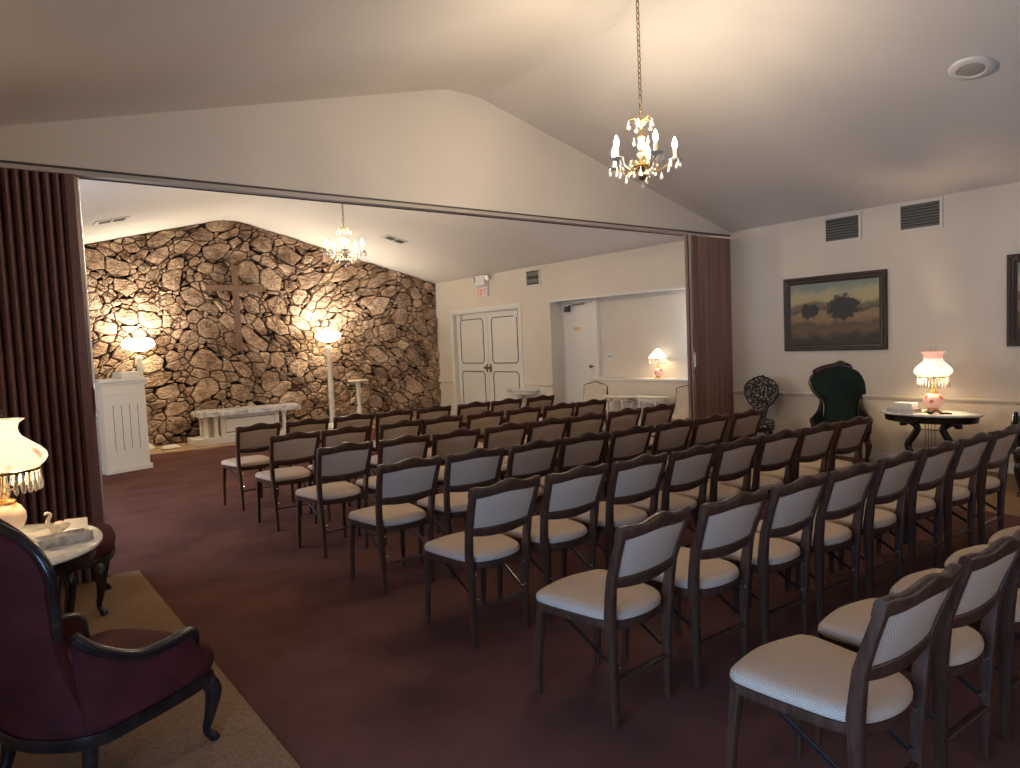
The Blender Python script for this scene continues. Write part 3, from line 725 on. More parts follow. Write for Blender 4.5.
# ------------------------------------------------------------------ lamps
crystal_mesh = None
def crystal(parent, loc, L=.05, r=.011, name='prism'):
    global crystal_mesh
    if crystal_mesh is None:
        b = MB(); b.lathe([(.0008, 0), (.25, -.12), (.2, -.3), (.6, -.7), (.45, -.9), (.0008, -1)], n=6); o = b.build('prism', M['glass']); crystal_mesh = o.data
        bpy.data.objects.remove(o)
    o = bpy.data.objects.new(name, crystal_mesh); C.objects.link(o); o.parent = parent; o.location = loc; o.scale = (r / .6, r / .6, L)
    return o
def point(loc, power, col=(1, .72, .42), r=.03, parent=None):
    l = bpy.data.lights.new('lamp_light', 'POINT'); l.energy = power; l.color = col; l.shadow_soft_size = r
    o = bpy.data.objects.new('lamp_light', l); C.objects.link(o); o.location = loc
    if parent: o.parent = parent
    return o
def parlor_lamp(label, loc, shade_m, ball_m, rim_m, power, s=1., cone=False, nprism=30, sw=1.):
    t = thing('table_lamp', label, 'lamp', loc)
    t.scale = (s, s, s)
    MB().lathe([(.001, 0), (.085, 0), (.085, .012), (.06, .02), (.045, .04), (.03, .05), (.001, .05)], n=28).build('foot', M['gold'], t, smooth=R(50))
    MB().lathe([(.001, .05), (.045, .05), (.075, .075), (.092, .115), (.09, .15), (.07, .185), (.045, .205), (.001, .205)], n=28).build('base', ball_m, t, smooth=R(70))
    MB().lathe([(.001, .205), (.05, .206), (.055, .215), (.03, .225), (.022, .25), (.035, .265), (.02, .28), (.001, .28)], n=20).build('burner', M['gold'], t, smooth=R(50))
    rw = .165 * sw
    b = MB()
    for k in range(nprism * 0 + 48):
        a = 2 * PI * k / 48
    b.lathe([(rw - .004, .365), (rw + .004, .365), (rw + .006, .378), (rw - .004, .378)], n=36); b.f = b.f[:-2]
    n = 36; b.f += []
    for a in (0, PI / 2, PI, 1.5 * PI): b.tube([(.02 * math.cos(a), .02 * math.sin(a), .26), (.09 * math.cos(a), .09 * math.sin(a), .30), (rw * math.cos(a), rw * math.sin(a), .37)], .004, n=6)
    b.build('shade_ring', M['dark_brass'], t, smooth=R(50))
    for k in range(nprism):
        a = 2 * PI * k / nprism; crystal(t, (rw * math.cos(a), rw * math.sin(a), .366), .11, .012)
    if cone: prof = [(.170, .382), (.175, .39), (.15, .43), (.10, .49), (.05, .54), (.03, .56)]
    else: prof = [(.168, .382), (.19, .40), (.205, .425), (.20, .45), (.175, .48), (.13, .515), (.10, .54), (.088, .56)]
    prof = [(max(r * sw, .088) if not cone else r, z) for r, z in prof]
    o_ = [(r, z) for r, z in prof]; inn = [(r - .005, z) for r, z in reversed(prof)]
    b = MB(); rings = []
    for r, z in o_ + inn: rings.append([(r * math.cos(2 * PI * k / 32), r * math.sin(2 * PI * k / 32), z) for k in range(32)])
    b.loft(rings, loop=True); b.build('shade', shade_m, t, smooth=R(70))
    if not cone:
        b = MB(); rings = []
        pr = [(.088, .5605), (.084, .585), (.092, .61), (.115, .63)]
        for r, z in pr + [(r - .005, z) for r, z in reversed(pr)]: rings.append([(r * (1 + (.04 * math.cos(8 * 2 * PI * k / 32) if z > .62 else 0)) * math.cos(2 * PI * k / 32), r * math.sin(2 * PI * k / 32), z) for k in range(32)])
        b.loft(rings, loop=True); b.build('shade_rim', rim_m, t, smooth=R(70))
    b = MB(); rings = []; pr = [(.028, .282), (.045, .32), (.03, .42), (.027, .68 if not cone else .62)]
    for r, z in pr + [(r - .002, z) for r, z in reversed(pr)]: rings.append([(r * math.cos(2 * PI * k / 16), r * math.sin(2 * PI * k / 16), z) for k in range(16)])
    b.loft(rings, loop=True); b.build('chimney', M['thin_glass'], t, smooth=R(60))
    point((.07, 0, .43), power / 2, r=.03, parent=t); point((-.06, .03, .43), power / 2, r=.03, parent=t)
    return t

# left marble-top table
def oval_table(label, loc, rz, a, b_, h, top_m, wood, lyre=False):
    t = thing('marble_top_table', label, 'table', loc, rz)
    def ell(sc, z): return [(a * sc * math.cos(2 * PI * k / 40), b_ * sc * math.sin(2 * PI * k / 40), z) for k in range(40)]
    MB().loft([ell(.98, h - .022), ell(1, h - .016), ell(1, h - .006), ell(.985, h)]).build('table_top', top_m, t, smooth=R(50))
    MB().loft([ell(.84, h - .095), ell(.90, h - .085), ell(.92, h - .03), ell(.95, h - .0225)]).build('apron', wood, t, smooth=R(50))
    if lyre:
        for s in (-1, 1):
            q = MB(); P = spline([(s * .05, 0, .10), (s * .16, 0, .16), (s * .21, 0, .27), (s * .15, 0, .38), (s * .12, 0, .46), (s * .19, 0, h - .10), (s * .25, 0, h - .115), (s * .255, 0, h - .15)], 5)
            q.tube(P, [(.036, .034)] * len(P), n=8, up=(0, 1, 0)); q.build('lyre_arm', wood, t, smooth=R(60))
        q = MB()
        for x in (-.045, -.015, .015, .045): q.tube([(x, 0, .12), (x, 0, h - .1)], .004, n=6)
        q.tube([(-.15, 0, .44), (.15, 0, .44)], .006, n=6); q.build('lyre_strings', M['dark_brass'], t)
        MB().lathe([(.001, .06), (.07, .06), (.09, .08), (.06, .13), (.001, .13)]).build('pedestal', wood, t, smooth=R(50))
        for ang in (35, 145, 215, 325):
            q = MB(); ca, sa = math.cos(R(ang)), math.sin(R(ang)); P = spline([(.03 * ca, .03 * sa, .10), (.12 * ca, .12 * sa, .10), (.24 * ca, .2 * sa, .05), (.30 * ca, .26 * sa, .018)], 4)
            q.tube(P, [(.022, .026)] * (len(P) - 1) + [(.02, .018)], n=8); q.build('leg', wood, t, smooth=R(50))
    else:
        for ang in (40, 140, 220, 320):
            q = MB(); ca, sa = a * .72 * math.cos(R(ang)), b_ * .72 * math.sin(R(ang)); P = spline([(ca, sa, h - .09), (ca * 1.12, sa * 1.12, h - .16), (ca * .95, sa * .95, .30), (ca * .85, sa * .85, .12), (ca * 1.0, sa * 1.0, .04), (ca * 1.05, sa * 1.05, .012)], 4)
            n = len(P); q.tube(P, [.026 - .012 * min(1, i / (n * .6)) + (.006 if i > n * .8 else 0) for i in range(n)], n=8); q.build('leg', wood, t, smooth=R(50))
        q = MB()
        for ang in (40, 140, 220, 320): q.tube([(0, 0, .20), (a * .5 * math.cos(R(ang)), b_ * .5 * math.sin(R(ang)), .16), (a * .62 * math.cos(R(ang)), b_ * .62 * math.sin(R(ang)), .13)], .013)
        q.sphere((0, 0, .2), .04); q.build('stretcher', wood, t, smooth=R(50))
    return t
oval_table('oval white marble table beside the maroon armchair at the left', (.10, 3.86, .006), R(90), .46, .345, .68, M['marble'], M['ebony'])
parlor_lamp('glowing yellow painted glass lamp with crystal prisms on the left marble table', (.075, 3.95, .686), M['shade_yellow'], M['ball_yellow'], M['shade_yellow'], 14, s=.91)
t = thing('marble_box', 'grey marble box lying open on the left marble table', 'box', (.275, 3.72, .686), R(12))
q = MB(); q.box((-.11, -.05, 0), (.11, .05, .012)); q.box((-.11, -.05, .012), (-.10, .05, .045)); q.box((.10, -.05, .012), (.11, .05, .045)); q.box((-.10, -.05, .012), (.10, -.042, .045)); q.box((-.10, .042, .012), (.10, .05, .045))
q.build('tray', M['grey_marble'], t, bevel=.003); MB().box((-.098, -.041, .0121), (.098, .041, .02)).build('lining', M['paper'], t)
t = thing('figurine', 'small ivory swan figurine on the left marble table', 'figurine', (.275, 3.93, .686), R(200)); t.scale = (.74, .74, .74)
q = MB(); q.sphere((0, 0, .045), .04, 14, 8, (1.35, .85, .8)); q.lathe([(.001, 0), (.035, 0), (.03, .012), (.001, .02)])
P = spline([(.03, 0, .06), (.058, 0, .085), (.05, 0, .12), (.04, 0, .14), (.058, 0, .155), (.075, 0, .148)], 4); n = len(P)
q.tube(P, [.016 - .008 * i / n for i in range(n)]); q.build('body', M['porcelain'], t, smooth=R(60))
q = MB(); q.sphere((-.02, .028, .06), .03, 10, 6, (1.4, .35, .8)); q.sphere((-.02, -.028, .06), .03, 10, 6, (1.4, .35, .8)); q.build('wing', M['porcelain'], t, smooth=R(60))
q = MB(); q.box((-.05, -.035, 0), (.05, .035, .002)); q.box((-.05, .03, 0), (.05, .035, .05)); o = q.build('folded_card', M['paper'], loc=(.345, 3.98, .686)); o.rotation_euler = (0, 0, R(-20)); tag(o, 'small folded white card behind the marble box on the left table', 'card')
q = MB(); q.v = [(-.04, -.03, 0), (.04, -.03, 0), (.04, .03, 0), (-.04, .03, 0), (-.04, -.03, .0015), (.04, -.03, .0015), (.05, .03, .012), (-.04, .03, .0015)]
q.f = [(3, 2, 1, 0), (4, 5, 6, 7), (0, 1, 5, 4), (1, 2, 6, 5), (2, 3, 7, 6), (3, 0, 4, 7)]
o = q.build('paper_scrap', M['paper'], loc=(.44, 3.26, .0065)); tag(o, 'small white paper scrap on the beige carpet under the maroon armchair', 'paper')

# right lyre table with its lamp
oval_table('oval marble-top table with dark lyre base against the right wall', (7.60, 2.87, .006), R(90), .47, .27, .62, M['marble'], M['ebony'], lyre=True)
parlor_lamp('pink rose-painted glass lamp with prisms on the lyre table', (7.60, 2.84, .626), M['shade_pink'], M['ball_pink'], M['shade_rim_pink'], 30, s=.97, sw=.86)
t = thing('tissue_box', 'white tissue box on silver tray beside the pink lamp', 'box', (7.49, 3.07, .626), R(80))
MB().box((-.14, -.07, 0), (.14, .07, .045)).build('tray', M['aluminium'], t, bevel=.004); MB().box((-.11, -.055, .0451), (.07, .055, .10)).build('box', M['paper'], t, bevel=.004)
q = MB(); P = spline([(0, 0, .012), (.05, .02, .04), (.09, 0, .012), (.13, .03, .01), (.18, .02, .01)], 5); q.tube(P, .008, n=6); q.sphere((0, 0, .016), .016, 8, 5, (2, 1, 1))
o = q.build('reading_pen', M['black'], loc=(7.42, 2.80, .627)); o.name = 'lamp_cord_switch'; o.rotation_euler = (0, 0, R(-80)); tag(o, 'black cord switch lying on the lyre table beside the pink lamp', 'cord')

# ------------------------------------------------------------------ pictures, vents, speaker, signs
def picture(label, yc_, zc, w, h, trees, xw=XR):
    t = thing('framed_painting', label, 'painting', (xw - .001, yc_, zc), R(-90))   # local +x -> -Y world ; local -y -> -X world
    fw = .085; prof = [(0, 0), (0, -.035), (.012, -.045), (.03, -.04), (.045, -.03), (.055, -.032), (.07, -.02), (.085, -.014), (.085, 0)]
    q = MB(); corners = [(-w / 2, -h / 2), (w / 2, -h / 2), (w / 2, h / 2), (-w / 2, h / 2)]; rings = []
    for cx, cz in corners:
        sx, sz = (1 if cx < 0 else -1), (1 if cz < 0 else -1)
        rings.append([(cx + sx * u, v, cz + sz * u) for u, v in prof])
    q.loft(rings, loop=True); q.build('frame', FR, t)
    q = MB(); u0, u1 = .048, .056; rings = []
    for cx, cz in corners:
        sx, sz = (1 if cx < 0 else -1), (1 if cz < 0 else -1)
        rings.append([(cx + sx * u, v, cz + sz * u) for u, v in ((u0, -.0322), (u0, -.036), (u1, -.036), (u1, -.0322))])
    q.loft(rings, loop=True).build('inner_line', M['walnut'], t)
    MB().box((-w / 2 + .084, -.013, -h / 2 + .084), (w / 2 - .084, -.001, h / 2 - .084)).build('canvas', painting_mat(trees), t)
    return t
FR = noise_mix(mat('carved_frame', (.04, .025, .018), .45), (.02, .014, .012), (.07, .045, .03), 60, 3, bump=.6, bscale=90)
picture('landscape painting of dark trees in golden field, above the green armchair', 4.06, 1.697, 1.22, .885, [(.12, .055, .20, .15), (-.33, .03, .06, .09), (-.24, .035, .07, .09)])
picture('dark framed painting cut off by the right edge, right of the pink lamp', 1.72, 1.71, 1.22, .885, [(-.1, .05, .2, .12)])

def grille(name, label, loc, rz, w, h, n, group=None, slats_m=None):
    t = thing(name, label, 'vent', loc, rz, group)
    q = MB(); f = .03
    for a, b, c, d in ((-w / 2, w / 2, -h / 2, -h / 2 + f), (-w / 2, w / 2, h / 2 - f, h / 2), (-w / 2, -w / 2 + f, -h / 2 + f, h / 2 - f), (w / 2 - f, w / 2, -h / 2 + f, h / 2 - f)): q.box((a, -.014, c), (b, 0, d))
    q.build('frame', M['vent_frame'], t, bevel=.002)
    MB().box((-w / 2 + f, -.003, -h / 2 + f), (w / 2 - f, -.001, h / 2 - f)).build('backing', M['black'], t)
    q = MB(); hh = (h - 2 * f) / n
    for i in range(n):
        z = -h / 2 + f + hh * (i + .5)
        q.add([(-w / 2 + f, -.004, z + hh * .35), (w / 2 - f, -.004, z + hh * .35), (w / 2 - f, -.013, z - hh * .1), (-w / 2 + f, -.013, z - hh * .1), (-w / 2 + f, -.004, z + hh * .2), (w / 2 - f, -.004, z + hh * .2), (w / 2 - f, -.013, z - hh * .25), (-w / 2 + f, -.013, z - hh * .25)],
              [(0, 1, 2, 3), (7, 6, 5, 4), (0, 3, 7, 4), (1, 5, 6, 2), (3, 2, 6, 7), (0, 4, 5, 1)])
    q.build('louvers', slats_m or M['vent_grey'], t)
    return t
grille('wall_vent', 'louvered wall vent above the landscape painting', (XR - .001, 3.945, 2.655), R(-90), .44, .31, 8, 'wall vents below the ceiling')
grille('wall_vent', 'larger louvered wall vent right of the painting, below the ceiling speaker', (XR - .001, 3.115, 2.665), R(-90), .44, .31, 8, 'wall vents below the ceiling')
grille('wall_vent', 'small square wall vent to the right of the exit sign', (XR - .001, 9.50, 2.64), R(-90), .40, .30, 2)
def ceiling_vent(label, x, y):
    s = SL if x < 3.8 else -SL
    t = thing('ceiling_vent', label, 'vent', (x, y, ceil_z(x) - .002), 0)
    t.rotation_euler = (0, -math.atan(s), 0)
    q = MB(); q.box((-.21, -.13, -.012), (.21, .13, 0)); q.build('frame', M['vent_frame'], t, bevel=.003)
    for a in (-.155, .02): MB().box((a, -.085, -.015), (a + .14, .085, -.0121)).build('opening', M['black'], t)
    q = MB()
    for a in (-.155, .02):
        for k in range(6): q.box((a, -.085 + k * .03, -.018), (a + .14, -.078 + k * .03, -.0151))
    q.build('louvers', M['vent_grey'], t)
ceiling_vent('ceiling vent to the right of the far chandelier', 5.93, 10.68)
ceiling_vent('ceiling vent at the left of the chapel above the lectern', 1.61, 10.53)
x = 5.92; t = thing('ceiling_speaker', 'round white ceiling speaker at the upper right', 'speaker', (x, 1.945, ceil_z(x) - .001)); t.rotation_euler = (0, math.atan(SL), 0)
MB().lathe([(.001, 0), (.15, 0), (.148, -.008), (.135, -.018), (.095, -.020), (.088, -.012), (.001, -.012)], n=40).build('trim_ring', M['white'], t, smooth=R(50))
MB().lathe([(.001, -.0121), (.086, -.0121), (.07, -.017), (.001, -.019)], n=32).build('grille', mat('speaker_cloth', (.42, .37, .33), .8), t, smooth=R(50))
# exit sign and emergency lights
t = thing('exit_sign', 'red-lettered EXIT sign on the right wall above the double doors', 'sign', (XR - .001, 11.0, 2.525), R(-90))
MB().box((-.16, -.05, -.105), (.16, 0, .075)).build('housing', M['signwhite'], t, bevel=.006)
def stroke(b, x0, z0, x1, z1, w=.016):
    dx, dz = x1 - x0, z1 - z0; L = math.hypot(dx, dz); nx, nz = -dz / L * w / 2, dx / L * w / 2
    P = [(x0 + nx, z0 + nz), (x1 + nx, z1 + nz), (x1 - nx, z1 - nz), (x0 - nx, z0 - nz)]
    b.prism(P, -.054, -.0502, 'y')
h = .062
for ch, ox in (('E', -.105), ('X', -.035), ('I', .035), ('T', .105)):
    q = MB(); a = .024; zc = -.015
    if ch == 'E': L = [(-a, -h, -a, h), (-a, h - .008, a, h - .008), (-a, 0, a * .7, 0), (-a, -h + .008, a, -h + .008)]
    if ch == 'X': L = [(-a, -h, a, h), (-a, h, a, -h)]
    if ch == 'I': L = [(0, -h, 0, h)]
    if ch == 'T': L = [(-a * 1.1, h - .008, a * 1.1, h - .008), (0, -h, 0, h - .016)]
    for x0, z0, x1, z1 in L: stroke(q, ox + x0, zc + z0, ox + x1, zc + z1)
    q.build('letter', M['red'], t)
t = thing('emergency_light', 'twin-head emergency light mounted above the exit sign', 'emergency light', (XR - .001, 11.0, 2.73), R(-90))
MB().box((-.15, -.10, -.10), (.15, 0, .10)).build('housing', M['signwhite'], t, bevel=.01)
for s in (-1, 1):
    q = MB(); q.tube([(s * .15, -.05, .04), (s * .20, -.05, .05)], .012); q.tube([(s * .22, -.03, .05), (s * .24, -.10, .03)], [.035, .055], n=14)
    q.build('lamp_head', M['signwhite'], t, smooth=R(50))

# ------------------------------------------------------------------ chapel furniture
t = thing('lectern', 'tall white lectern with grooved front beside the left partition', 'lectern', (1.32, 10.32, 0), math.atan2(.16, .54))
MB().box((0, 0, .07), (.55, .50, 1.17)).build('body', M['offwhite'], t, bevel=.004)
MB().box((-.025, -.025, 0), (.575, .525, .0695)).build('plinth', M['offwhite'], t, bevel=.006)
q = MB(); q.box((-.03, -.03, 1.20), (.58, .53, 1.245)); q.build('top', M['offwhite'], t, bevel=.008)
q = MB(); q.box((-.012, -.012, 1.1705), (.562, .512, 1.1995)); q.build('cornice', M['offwhite'], t, bevel=.004)
MB().box((.0, -.008, 1.05), (.55, -.0005, 1.065)).build('moulding', M['offwhite'], t, bevel=.002)
q = MB()
for k in range(4): q.box((.115 + k * .105, -.0015, .30), (.121 + k * .105, -.0002, .90))
q.build('groove', M['dark_line'], t)
MB().box((.3, .1, 1.2455), (.55, .35, 1.33)).build('lamp_plinth', M['offwhite'], t, bevel=.004)
def torchiere(label, loc, hz, light=85, base=True):
    t = thing('pedestal_lamp', label, 'lamp', loc)
    b = [(.001, 0), (.14, 0), (.145, .03), (.12, .05), (.10, .08), (.055, .11), (.048, .2), (.05, hz * .55), (.043, hz - .12), (.06, hz - .08), (.06, hz - .06), (.03, hz - .05), (.001, hz - .05)]
    MB().lathe(b, n=20).build('column', M['offwhite'], t, smooth=R(50))
    MB().lathe([(.001, hz - .05), (.05, hz - .05), (.02, hz - .02), (.03, hz + .01), (.045, hz + .04), (.001, hz + .05)], n=16).build('socket', M['dark_brass'], t, smooth=R(50))
    prof = [(.05, hz + .04), (.14, hz + .06), (.21, hz + .10), (.235, hz + .15), (.21, hz + .20), (.17, hz + .235)]
    rings = []
    for r, z in prof + [(r - .006, z + .004) for r, z in reversed(prof)]: rings.append([(r * (1 + .05 * math.cos(8 * 2 * PI * k / 48)) * math.cos(2 * PI * k / 48), r * (1 + .05 * math.cos(8 * 2 * PI * k / 48)) * math.sin(2 * PI * k / 48), z) for k in range(48)])
    MB().loft(rings, loop=True).build('glass_bowl', M['bowl_lit'], t, smooth=R(60))
    point((0, 0, hz + .21), light, col=(1, .94, .82), r=.08, parent=t)
    return t
torchiere('bright scalloped glass pedestal lamp behind the lectern', (2.13, 12.36, .02), 1.56)
torchiere('bright scalloped glass pedestal lamp right of the altar bench', (5.32, 12.34, .02), 1.60)
# altar bench
t = thing('altar_bench', 'low cream altar bench with white marble top below the cross', 'altar', (2.78, 12.02, .02), math.atan2(-.03, 1))
MB().box((0, 0, 0), (1.62, .52, .11)).build('plinth', M['offwhite'], t, bevel=.006)
MB().box((.10, .0, .46), (1.80, .56, .55)).build('marble_slab', M['marble'], t, bevel=.008)
MB().box((.46, .12, .1105), (1.44, .46, .4595)).build('panel', M['offwhite'], t, bevel=.006)
q = MB(); P = [(.54, .17), (1.36, .17), (1.36, .40), (.54, .40)]; q.tube([(x, .115, z) for x, z in P], .006, n=6, up=(0, 1, 0), loop=True); q.build('panel_line', M['dark_line'], t)
for x in (.24, .34, 1.56, 1.66) if 0 else (.22, .38, 1.53):
    MB().lathe([(.001, .1105), (.055, .111), (.05, .13), (.036, .16), (.034, .40), (.045, .42), (.055, .44), (.055, .4595), (.001, .4595)], (x, .12, 0), 16).build('column', M['offwhite'], t, smooth=R(50))
MB().box((.19, .28, .1105), (.40, .46, .4595)).build('pier', M['offwhite'], t, bevel=.004)
# cross
t = tag(MB().prism([(-.05, -.79), (.05, -.79), (.05, .28), (.48, .28), (.48, .385), (.05, .385), (.05, .74), (-.05, .74), (-.05, .385), (-.48, .385), (-.48, .28), (-.05, .28)], -.055, 0).build('wooden_cross', M['oak'], bevel=.008, loc=(3.80, YS - .11, 2.34)), 'plain brown wooden cross hanging on the stone wall', 'cross')
q = MB(); q.lathe([(.001, 0), (.03, 0), (.03, .075), (.001, .075)], n=10)
# plant stand
t = thing('plant_stand', 'slim white pedestal stand with round top, right of the pedestal lamp', 'stand', (5.84, 12.25, .02))
MB().lathe([(.001, .855), (.16, .855), (.20, .868), (.20, .885), (.001, .89)], n=28).build('top', M['offwhite'], t, smooth=R(50))
MB().lathe([(.001, .08), (.05, .08), (.035, .12), (.055, .20), (.04, .26), (.05, .32), (.032, .40), (.04, .60), (.05, .80), (.06, .8545), (.001, .8545)], n=18).build('column', M['offwhite'], t, smooth=R(50))
MB().lathe([(.001, 0), (.15, 0), (.15, .03), (.11, .05), (.06, .0795), (.001, .0795)], n=24).build('base', M['offwhite'], t, smooth=R(50))
q = MB(); q.lathe([(.001, 0), (.13, 0), (.15, .02), (.10, .05), (.06, .06), (.001, .06)], n=20); o = q.build('stand_base', M['offwhite'], smooth=R(50), loc=(2.46, 12.2, .0205))  # plain low base, gives no light
tag(o, 'small low white base on the tan floor right of the lectern', 'stand base')
# alcove furniture
def cream_chair(label, loc, rz):
    t = thing('parlor_chair', label, 'chair', loc, rz, 'cream parlor chairs by the alcove')
    MB().box((-.25, -.22, .33), (.25, .24, .385)).build('seat', CF, t, bevel=.02)
    MB().box((-.26, -.23, .275), (.26, .25, .3295)).build('seat_rail', M['walnut'], t, bevel=.01)
    top = [(-.25, .74), (-.17, .76), (-.08, .775), (0, .80), (.08, .775), (.17, .76), (.25, .74)]
    path = [(-.24, .39)] + top + [(.24, .39)]
    yy = lambda z: -.2 - .14 * (z - .38)
    MB().tube([(x, yy(z), z) for x, z in path], [(.017, .020)] * len(path), n=8, up=(0, 1, 0)).build('back_frame', M['walnut'], t, smooth=R(60))
    rings = []
    for (x, z) in [(-.24, .74)] + top[1:-1] + [(.24, .74)]:
        rings.append([(x, yy(.4) - .02, .3855), (x, yy(z) - .018, z), (x, yy(z) + .018, z), (x, yy(.4) + .03, .3855)])
    MB().loft(rings).build('backrest', CF, t)
    for s in (-1, 1):
        MB().tube([(s * .225, .215, .30), (s * .235, .23, .12), (s * .22, .225, 0)], [.022, .014, .012], n=8, up=(0, 1, 0)).build('leg', M['walnut'], t, smooth=R(50))
        MB().tube([(s * .21, -.19, .30), (s * .21, -.22, .12), (s * .21, -.25, 0)], [.02, .014, .012], n=8, up=(0, 1, 0)).build('leg', M['walnut'], t, smooth=R(50))
CF = noise_mix(mat('cream_damask', (.6, .5, .4), .85), (.55, .45, .35), (.66, .56, .45), 30, 3)
cream_chair('cream dark-framed chair left of the two half-round tables below the ledge', (7.85, 8.07, 0), R(90 + 4))
cream_chair('cream dark-framed chair right of half-round tables, partly hidden by brown partition', (7.80, 6.14, 0), R(90))
def demilune(label, loc, w, h, group, deco):
    t = thing('half_round_table', label, 'table', loc, R(90), group)
    half = lambda r, z, d=.0: [(r * math.cos(PI * k / 20), r * .62 * math.sin(PI * k / 20), z) for k in range(21)]
    MB().loft([half(w / 2, h - .022), half(w / 2 + .004, h - .012), half(w / 2, h)]).build('table_top', M['offwhite'], t, smooth=R(40))
    MB().loft([half(w / 2 * .9, h - .09), half(w / 2 * .9, h - .0225)]).build('apron', deco, t, smooth=R(40))
    MB().loft([half(w / 2 * .905, h - .075), half(w / 2 * .905, h - .07)]).build('apron_line', M['dark_line'], t)
    for (x, y) in ((-.8 * w / 2, .03), (.8 * w / 2, .03), (-.25 * w, .42 * w * .5), (.25 * w, .42 * w * .5)):
        MB().tube([(x, y, h - .06), (x, y, .12), (x * 1.04, y * 1.04, 0)], [.022, .014, .012], n=8, up=(0, 1, 0)).build('leg', M['offwhite'], t, smooth=R(50))
DEC = noise_mix(mat('gilt_leaf_apron', (.6, .5, .35), .5), (.62, .55, .42), (.28, .2, .1), 38, 3, .48, .56)
demilune('cream half-round table with leaf-patterned apron below the alcove ledge', (7.97, 7.43, 0), .64, .605, 'half-round tables', DEC)
demilune('plain cream half-round table nearer the partition below the lit ledge lamp', (7.97, 6.77, 0), .62, .62, 'half-round tables', M['offwhite'])
t = thing('wall_table', 'narrow cream marble-topped wall table between double doors and alcove', 'table', (XR - .032, 9.86, 0), R(90))
half = lambda r, z, q=.52: [(r * math.cos(PI * k / 20), r * q * math.sin(PI * k / 20), z) for k in range(21)]
MB().loft([half(.42, .612), half(.43, .62), half(.43, .634), half(.42, .64)]).build('table_top', M['marble'], t, smooth=R(40))
MB().loft([half(.36, .55), half(.38, .58), half(.40, .6115)]).build('apron', M['offwhite'], t, smooth=R(40))
MB().lathe([(.001, 0), (.12, 0), (.12, .03), (.05, .06), (.03, .12), (.045, .3), (.03, .42), (.05, .52), (.07, .5495), (.001, .5495)], (0, .13, 0), 18).build('pedestal', M['offwhite'], t, smooth=R(50))
parlor_lamp('white conical glass lamp glowing on the alcove ledge', (8.21, 6.87, .866), M['shade_white'], M['ball_pink'], M['shade_white'], 9, s=.80, cone=True, nprism=16)

# ------------------------------------------------------------------ chandeliers
def chandelier(label, loc, top):
    """origin at the lowest drop"""
    t = thing('chandelier', label, 'chandelier', loc, 0, 'crystal chandeliers on the ridge')
    G = M['gold']
    MB().lathe([(.001, .06), (.012, .065), (.03, .085), (.035, .10), (.02, .12), (.012, .14), (.001, .14)], n=16).build('finial', M['dark_brass'], t, smooth=R(60))
    MB().lathe([(.001, .141), (.05, .145), (.06, .16), (.035, .18), (.015, .20), (.028, .225), (.030, .25), (.012, .27), (.010, .33), (.026, .35), (.026, .37), (.010, .39), (.010, .43), (.04, .45), (.045, .46), (.012, .475), (.008, .50), (.001, .50)], n=18).build('stem', G, t, smooth=R(60))
    MB().lathe([(.0135, .272), (.03, .285), (.034, .305), (.024, .327), (.0135, .331)], n=12).build('glass_ball', M['glass'], t)
    for k in range(5):
        a = 2 * PI * k / 5 + .5; ca, sa = math.cos(a), math.sin(a)
        def W(r, z): return (r * ca, r * sa, z)
        P = spline([W(.03, .155), W(.08, .125), W(.13, .13), W(.175, .165), W(.21, .17), W(.225, .185)], 4)
        q = MB(); q.tube(P, .0065, n=6); P2 = spline([W(.04, .165), W(.07, .195), (.10 * ca, .10 * sa, .185), W(.10, .155), W(.075, .15)], 4); q.tube(P2, .005, n=6)
        q.build('arm', G, t, smooth=R(60))
        bb = MB().lathe([(.001, .180), (.02, .180), (.045, .192), (.048, .197), (.02, .190), (.001, .190)], W(.225, 0), 14).build('drip_pan', M['glass'], t, smooth=R(60))
        MB().lathe([(.001, .1905), (.012, .1905), (.0115, .265), (.001, .265)], W(.225, 0), 10).build('candle', M['candle'], t, smooth=R(60))
        MB().lathe([(.001, .2655), (.009, .27), (.0155, .29), (.015, .305), (.008, .328), (.0008, .345)], W(.225, 0), 8).build('bulb', M['bulb'], t, smooth=R(80))
        for j in range(5):
            b = a + 2 * PI * j / 5; crystal(t, (.225 * ca + .043 * math.cos(b), .225 * sa + .043 * math.sin(b), .190), .055, .012, 'crystal')
        crystal(t, W(.13, .12), .06, .013, 'crystal'); crystal(t, W(.18, .155), .05, .012, 'crystal')
        a2 = a + PI / 5; P = spline([(.01 * math.cos(a2), .01 * math.sin(a2), .455), (.05 * math.cos(a2), .05 * math.sin(a2), .49), (.085 * math.cos(a2), .085 * math.sin(a2), .475)], 4)
        MB().tube(P, .0045, n=6).build('crown_arm', G, t, smooth=R(60)); crystal(t, (.085 * math.cos(a2), .085 * math.sin(a2), .472), .06, .014, 'crystal')
        crystal(t, (.05 * math.cos(a2), .05 * math.sin(a2), .36), .06, .012, 'crystal')
        crystal(t, (.055 * math.cos(a2), .055 * math.sin(a2), .15), .07, .012, 'crystal')
    crystal(t, (0, 0, .062), .06, .016, 'crystal')
    q = MB(); z = .495; k = 0
    while z < top - .03:
        L = .042 if k % 5 else .05; w = .0115; P = []
        for i in range(10):
            a = 2 * PI * i / 10; u, v = w * math.cos(a), L / 2 * math.sin(a); P.append((u, 0, z + L / 2 + v) if k % 2 else (0, u, z + L / 2 + v))
        q.tube(P, .0036, n=6, up=(0, 1, 0) if k % 2 else (1, 0, 0), loop=True); z += L - .007; k += 1
    q.build('chain', M['dark_brass'], t, smooth=R(60))
    MB().lathe([(.001, top), (.055, top), (.055, top - .012), (.03, top - .03), (.001, top - .035)], n=20).build('ceiling_canopy', G, t, smooth=R(50))
    return t
cz = ceil_z(3.78) - .003
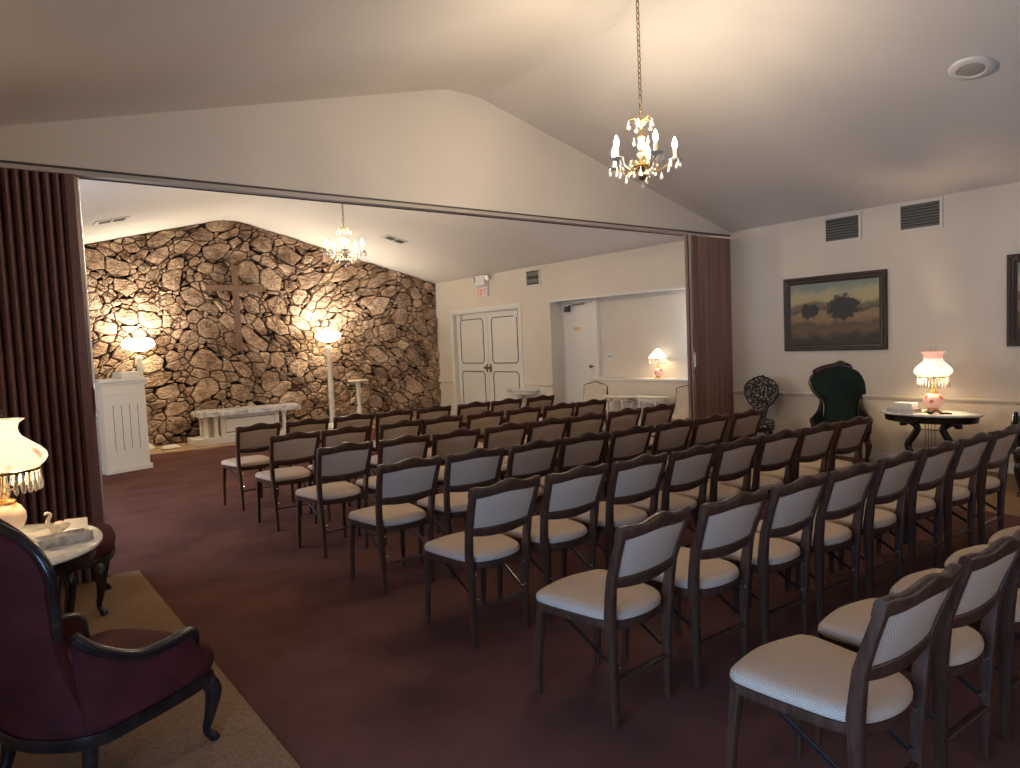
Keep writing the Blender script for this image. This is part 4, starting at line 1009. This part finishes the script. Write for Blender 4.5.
chandelier('lit crystal chandelier nearest the camera, hanging on a long chain', (3.775, 3.245, 2.535), cz - 2.535)
chandelier('lit crystal chandelier in the far chapel before the stone wall', (3.775, 8.08, 2.525), cz - 2.525)

# ------------------------------------------------------------------ light and camera
def area(name, loc, rot, sx, sy, power, col):
    l = bpy.data.lights.new(name, 'AREA'); l.shape = 'RECTANGLE'; l.size = sx; l.size_y = sy; l.energy = power; l.color = col
    o = bpy.data.objects.new(name, l); C.objects.link(o); o.location = loc; o.rotation_euler = rot
    return o
# daylight arriving at the two left windows (light aims +X)
area('daylight_or_fill', (XL - .22, .40, .66), (0, R(-90), 0), 1.05, 1.95, 135, (.30, .54, 1))
area('daylight_or_fill', (XL - .25, 7.5, 1.2), (0, R(-90), 0), 1.8, 2.1, 120, (.80, .86, 1))
area('daylight_or_fill', (3.5, YB - .3, 1.45), (R(90), 0, 0), 4.9, 1.5, 26, (1, .74, .55))  # added warm fill behind the camera to lift the chair backs, not daylight
area('alcove_daylight', (8.2, 6.0, 1.6), (R(90), 0, R(0)), .25, 1.0, 6, (.75, .85, 1))

w = bpy.data.worlds.new('world'); bpy.context.scene.world = w; w.use_nodes = True
w.node_tree.nodes['Background'].inputs[0].default_value = (.5, .68, 1, 1); w.node_tree.nodes['Background'].inputs[1].default_value = .6

f = 689.58; yaw, pitch, roll = R(37.912), R(-3.5245), R(-2.4455)
fwd = Vector((math.sin(yaw) * math.cos(pitch), math.cos(yaw) * math.cos(pitch), math.sin(pitch)))
right = Vector((math.cos(yaw), -math.sin(yaw), 0)); up = right.cross(fwd)
r2 = right * math.cos(roll) + up * math.sin(roll); u2 = up * math.cos(roll) - right * math.sin(roll)
cam = bpy.data.cameras.new('camera'); cam.sensor_width = 36; cam.lens = f * 36 / 1020; cam.clip_start = .05
co = bpy.data.objects.new('camera', cam); C.objects.link(co)
co.matrix_world = Matrix(((r2.x, u2.x, -fwd.x, 0), (r2.y, u2.y, -fwd.y, 0), (r2.z, u2.z, -fwd.z, 1.52), (0, 0, 0, 1)))
sc = bpy.context.scene; sc.camera = co
sc.view_settings.view_transform = 'Standard'; sc.view_settings.look = 'None'; sc.view_settings.gamma = 1; sc.view_settings.use_curve_mapping = False
sc.view_settings.exposure = 0.05
cy = sc.cycles
cy.use_denoising = True
try: cy.denoiser = 'OPENIMAGEDENOISE'
except Exception: pass
cy.max_bounces = 8; cy.diffuse_bounces = 4; cy.glossy_bounces = 3; cy.transmission_bounces = 8; cy.caustics_reflective = False; cy.caustics_refractive = False
cy.sample_clamp_indirect = 4
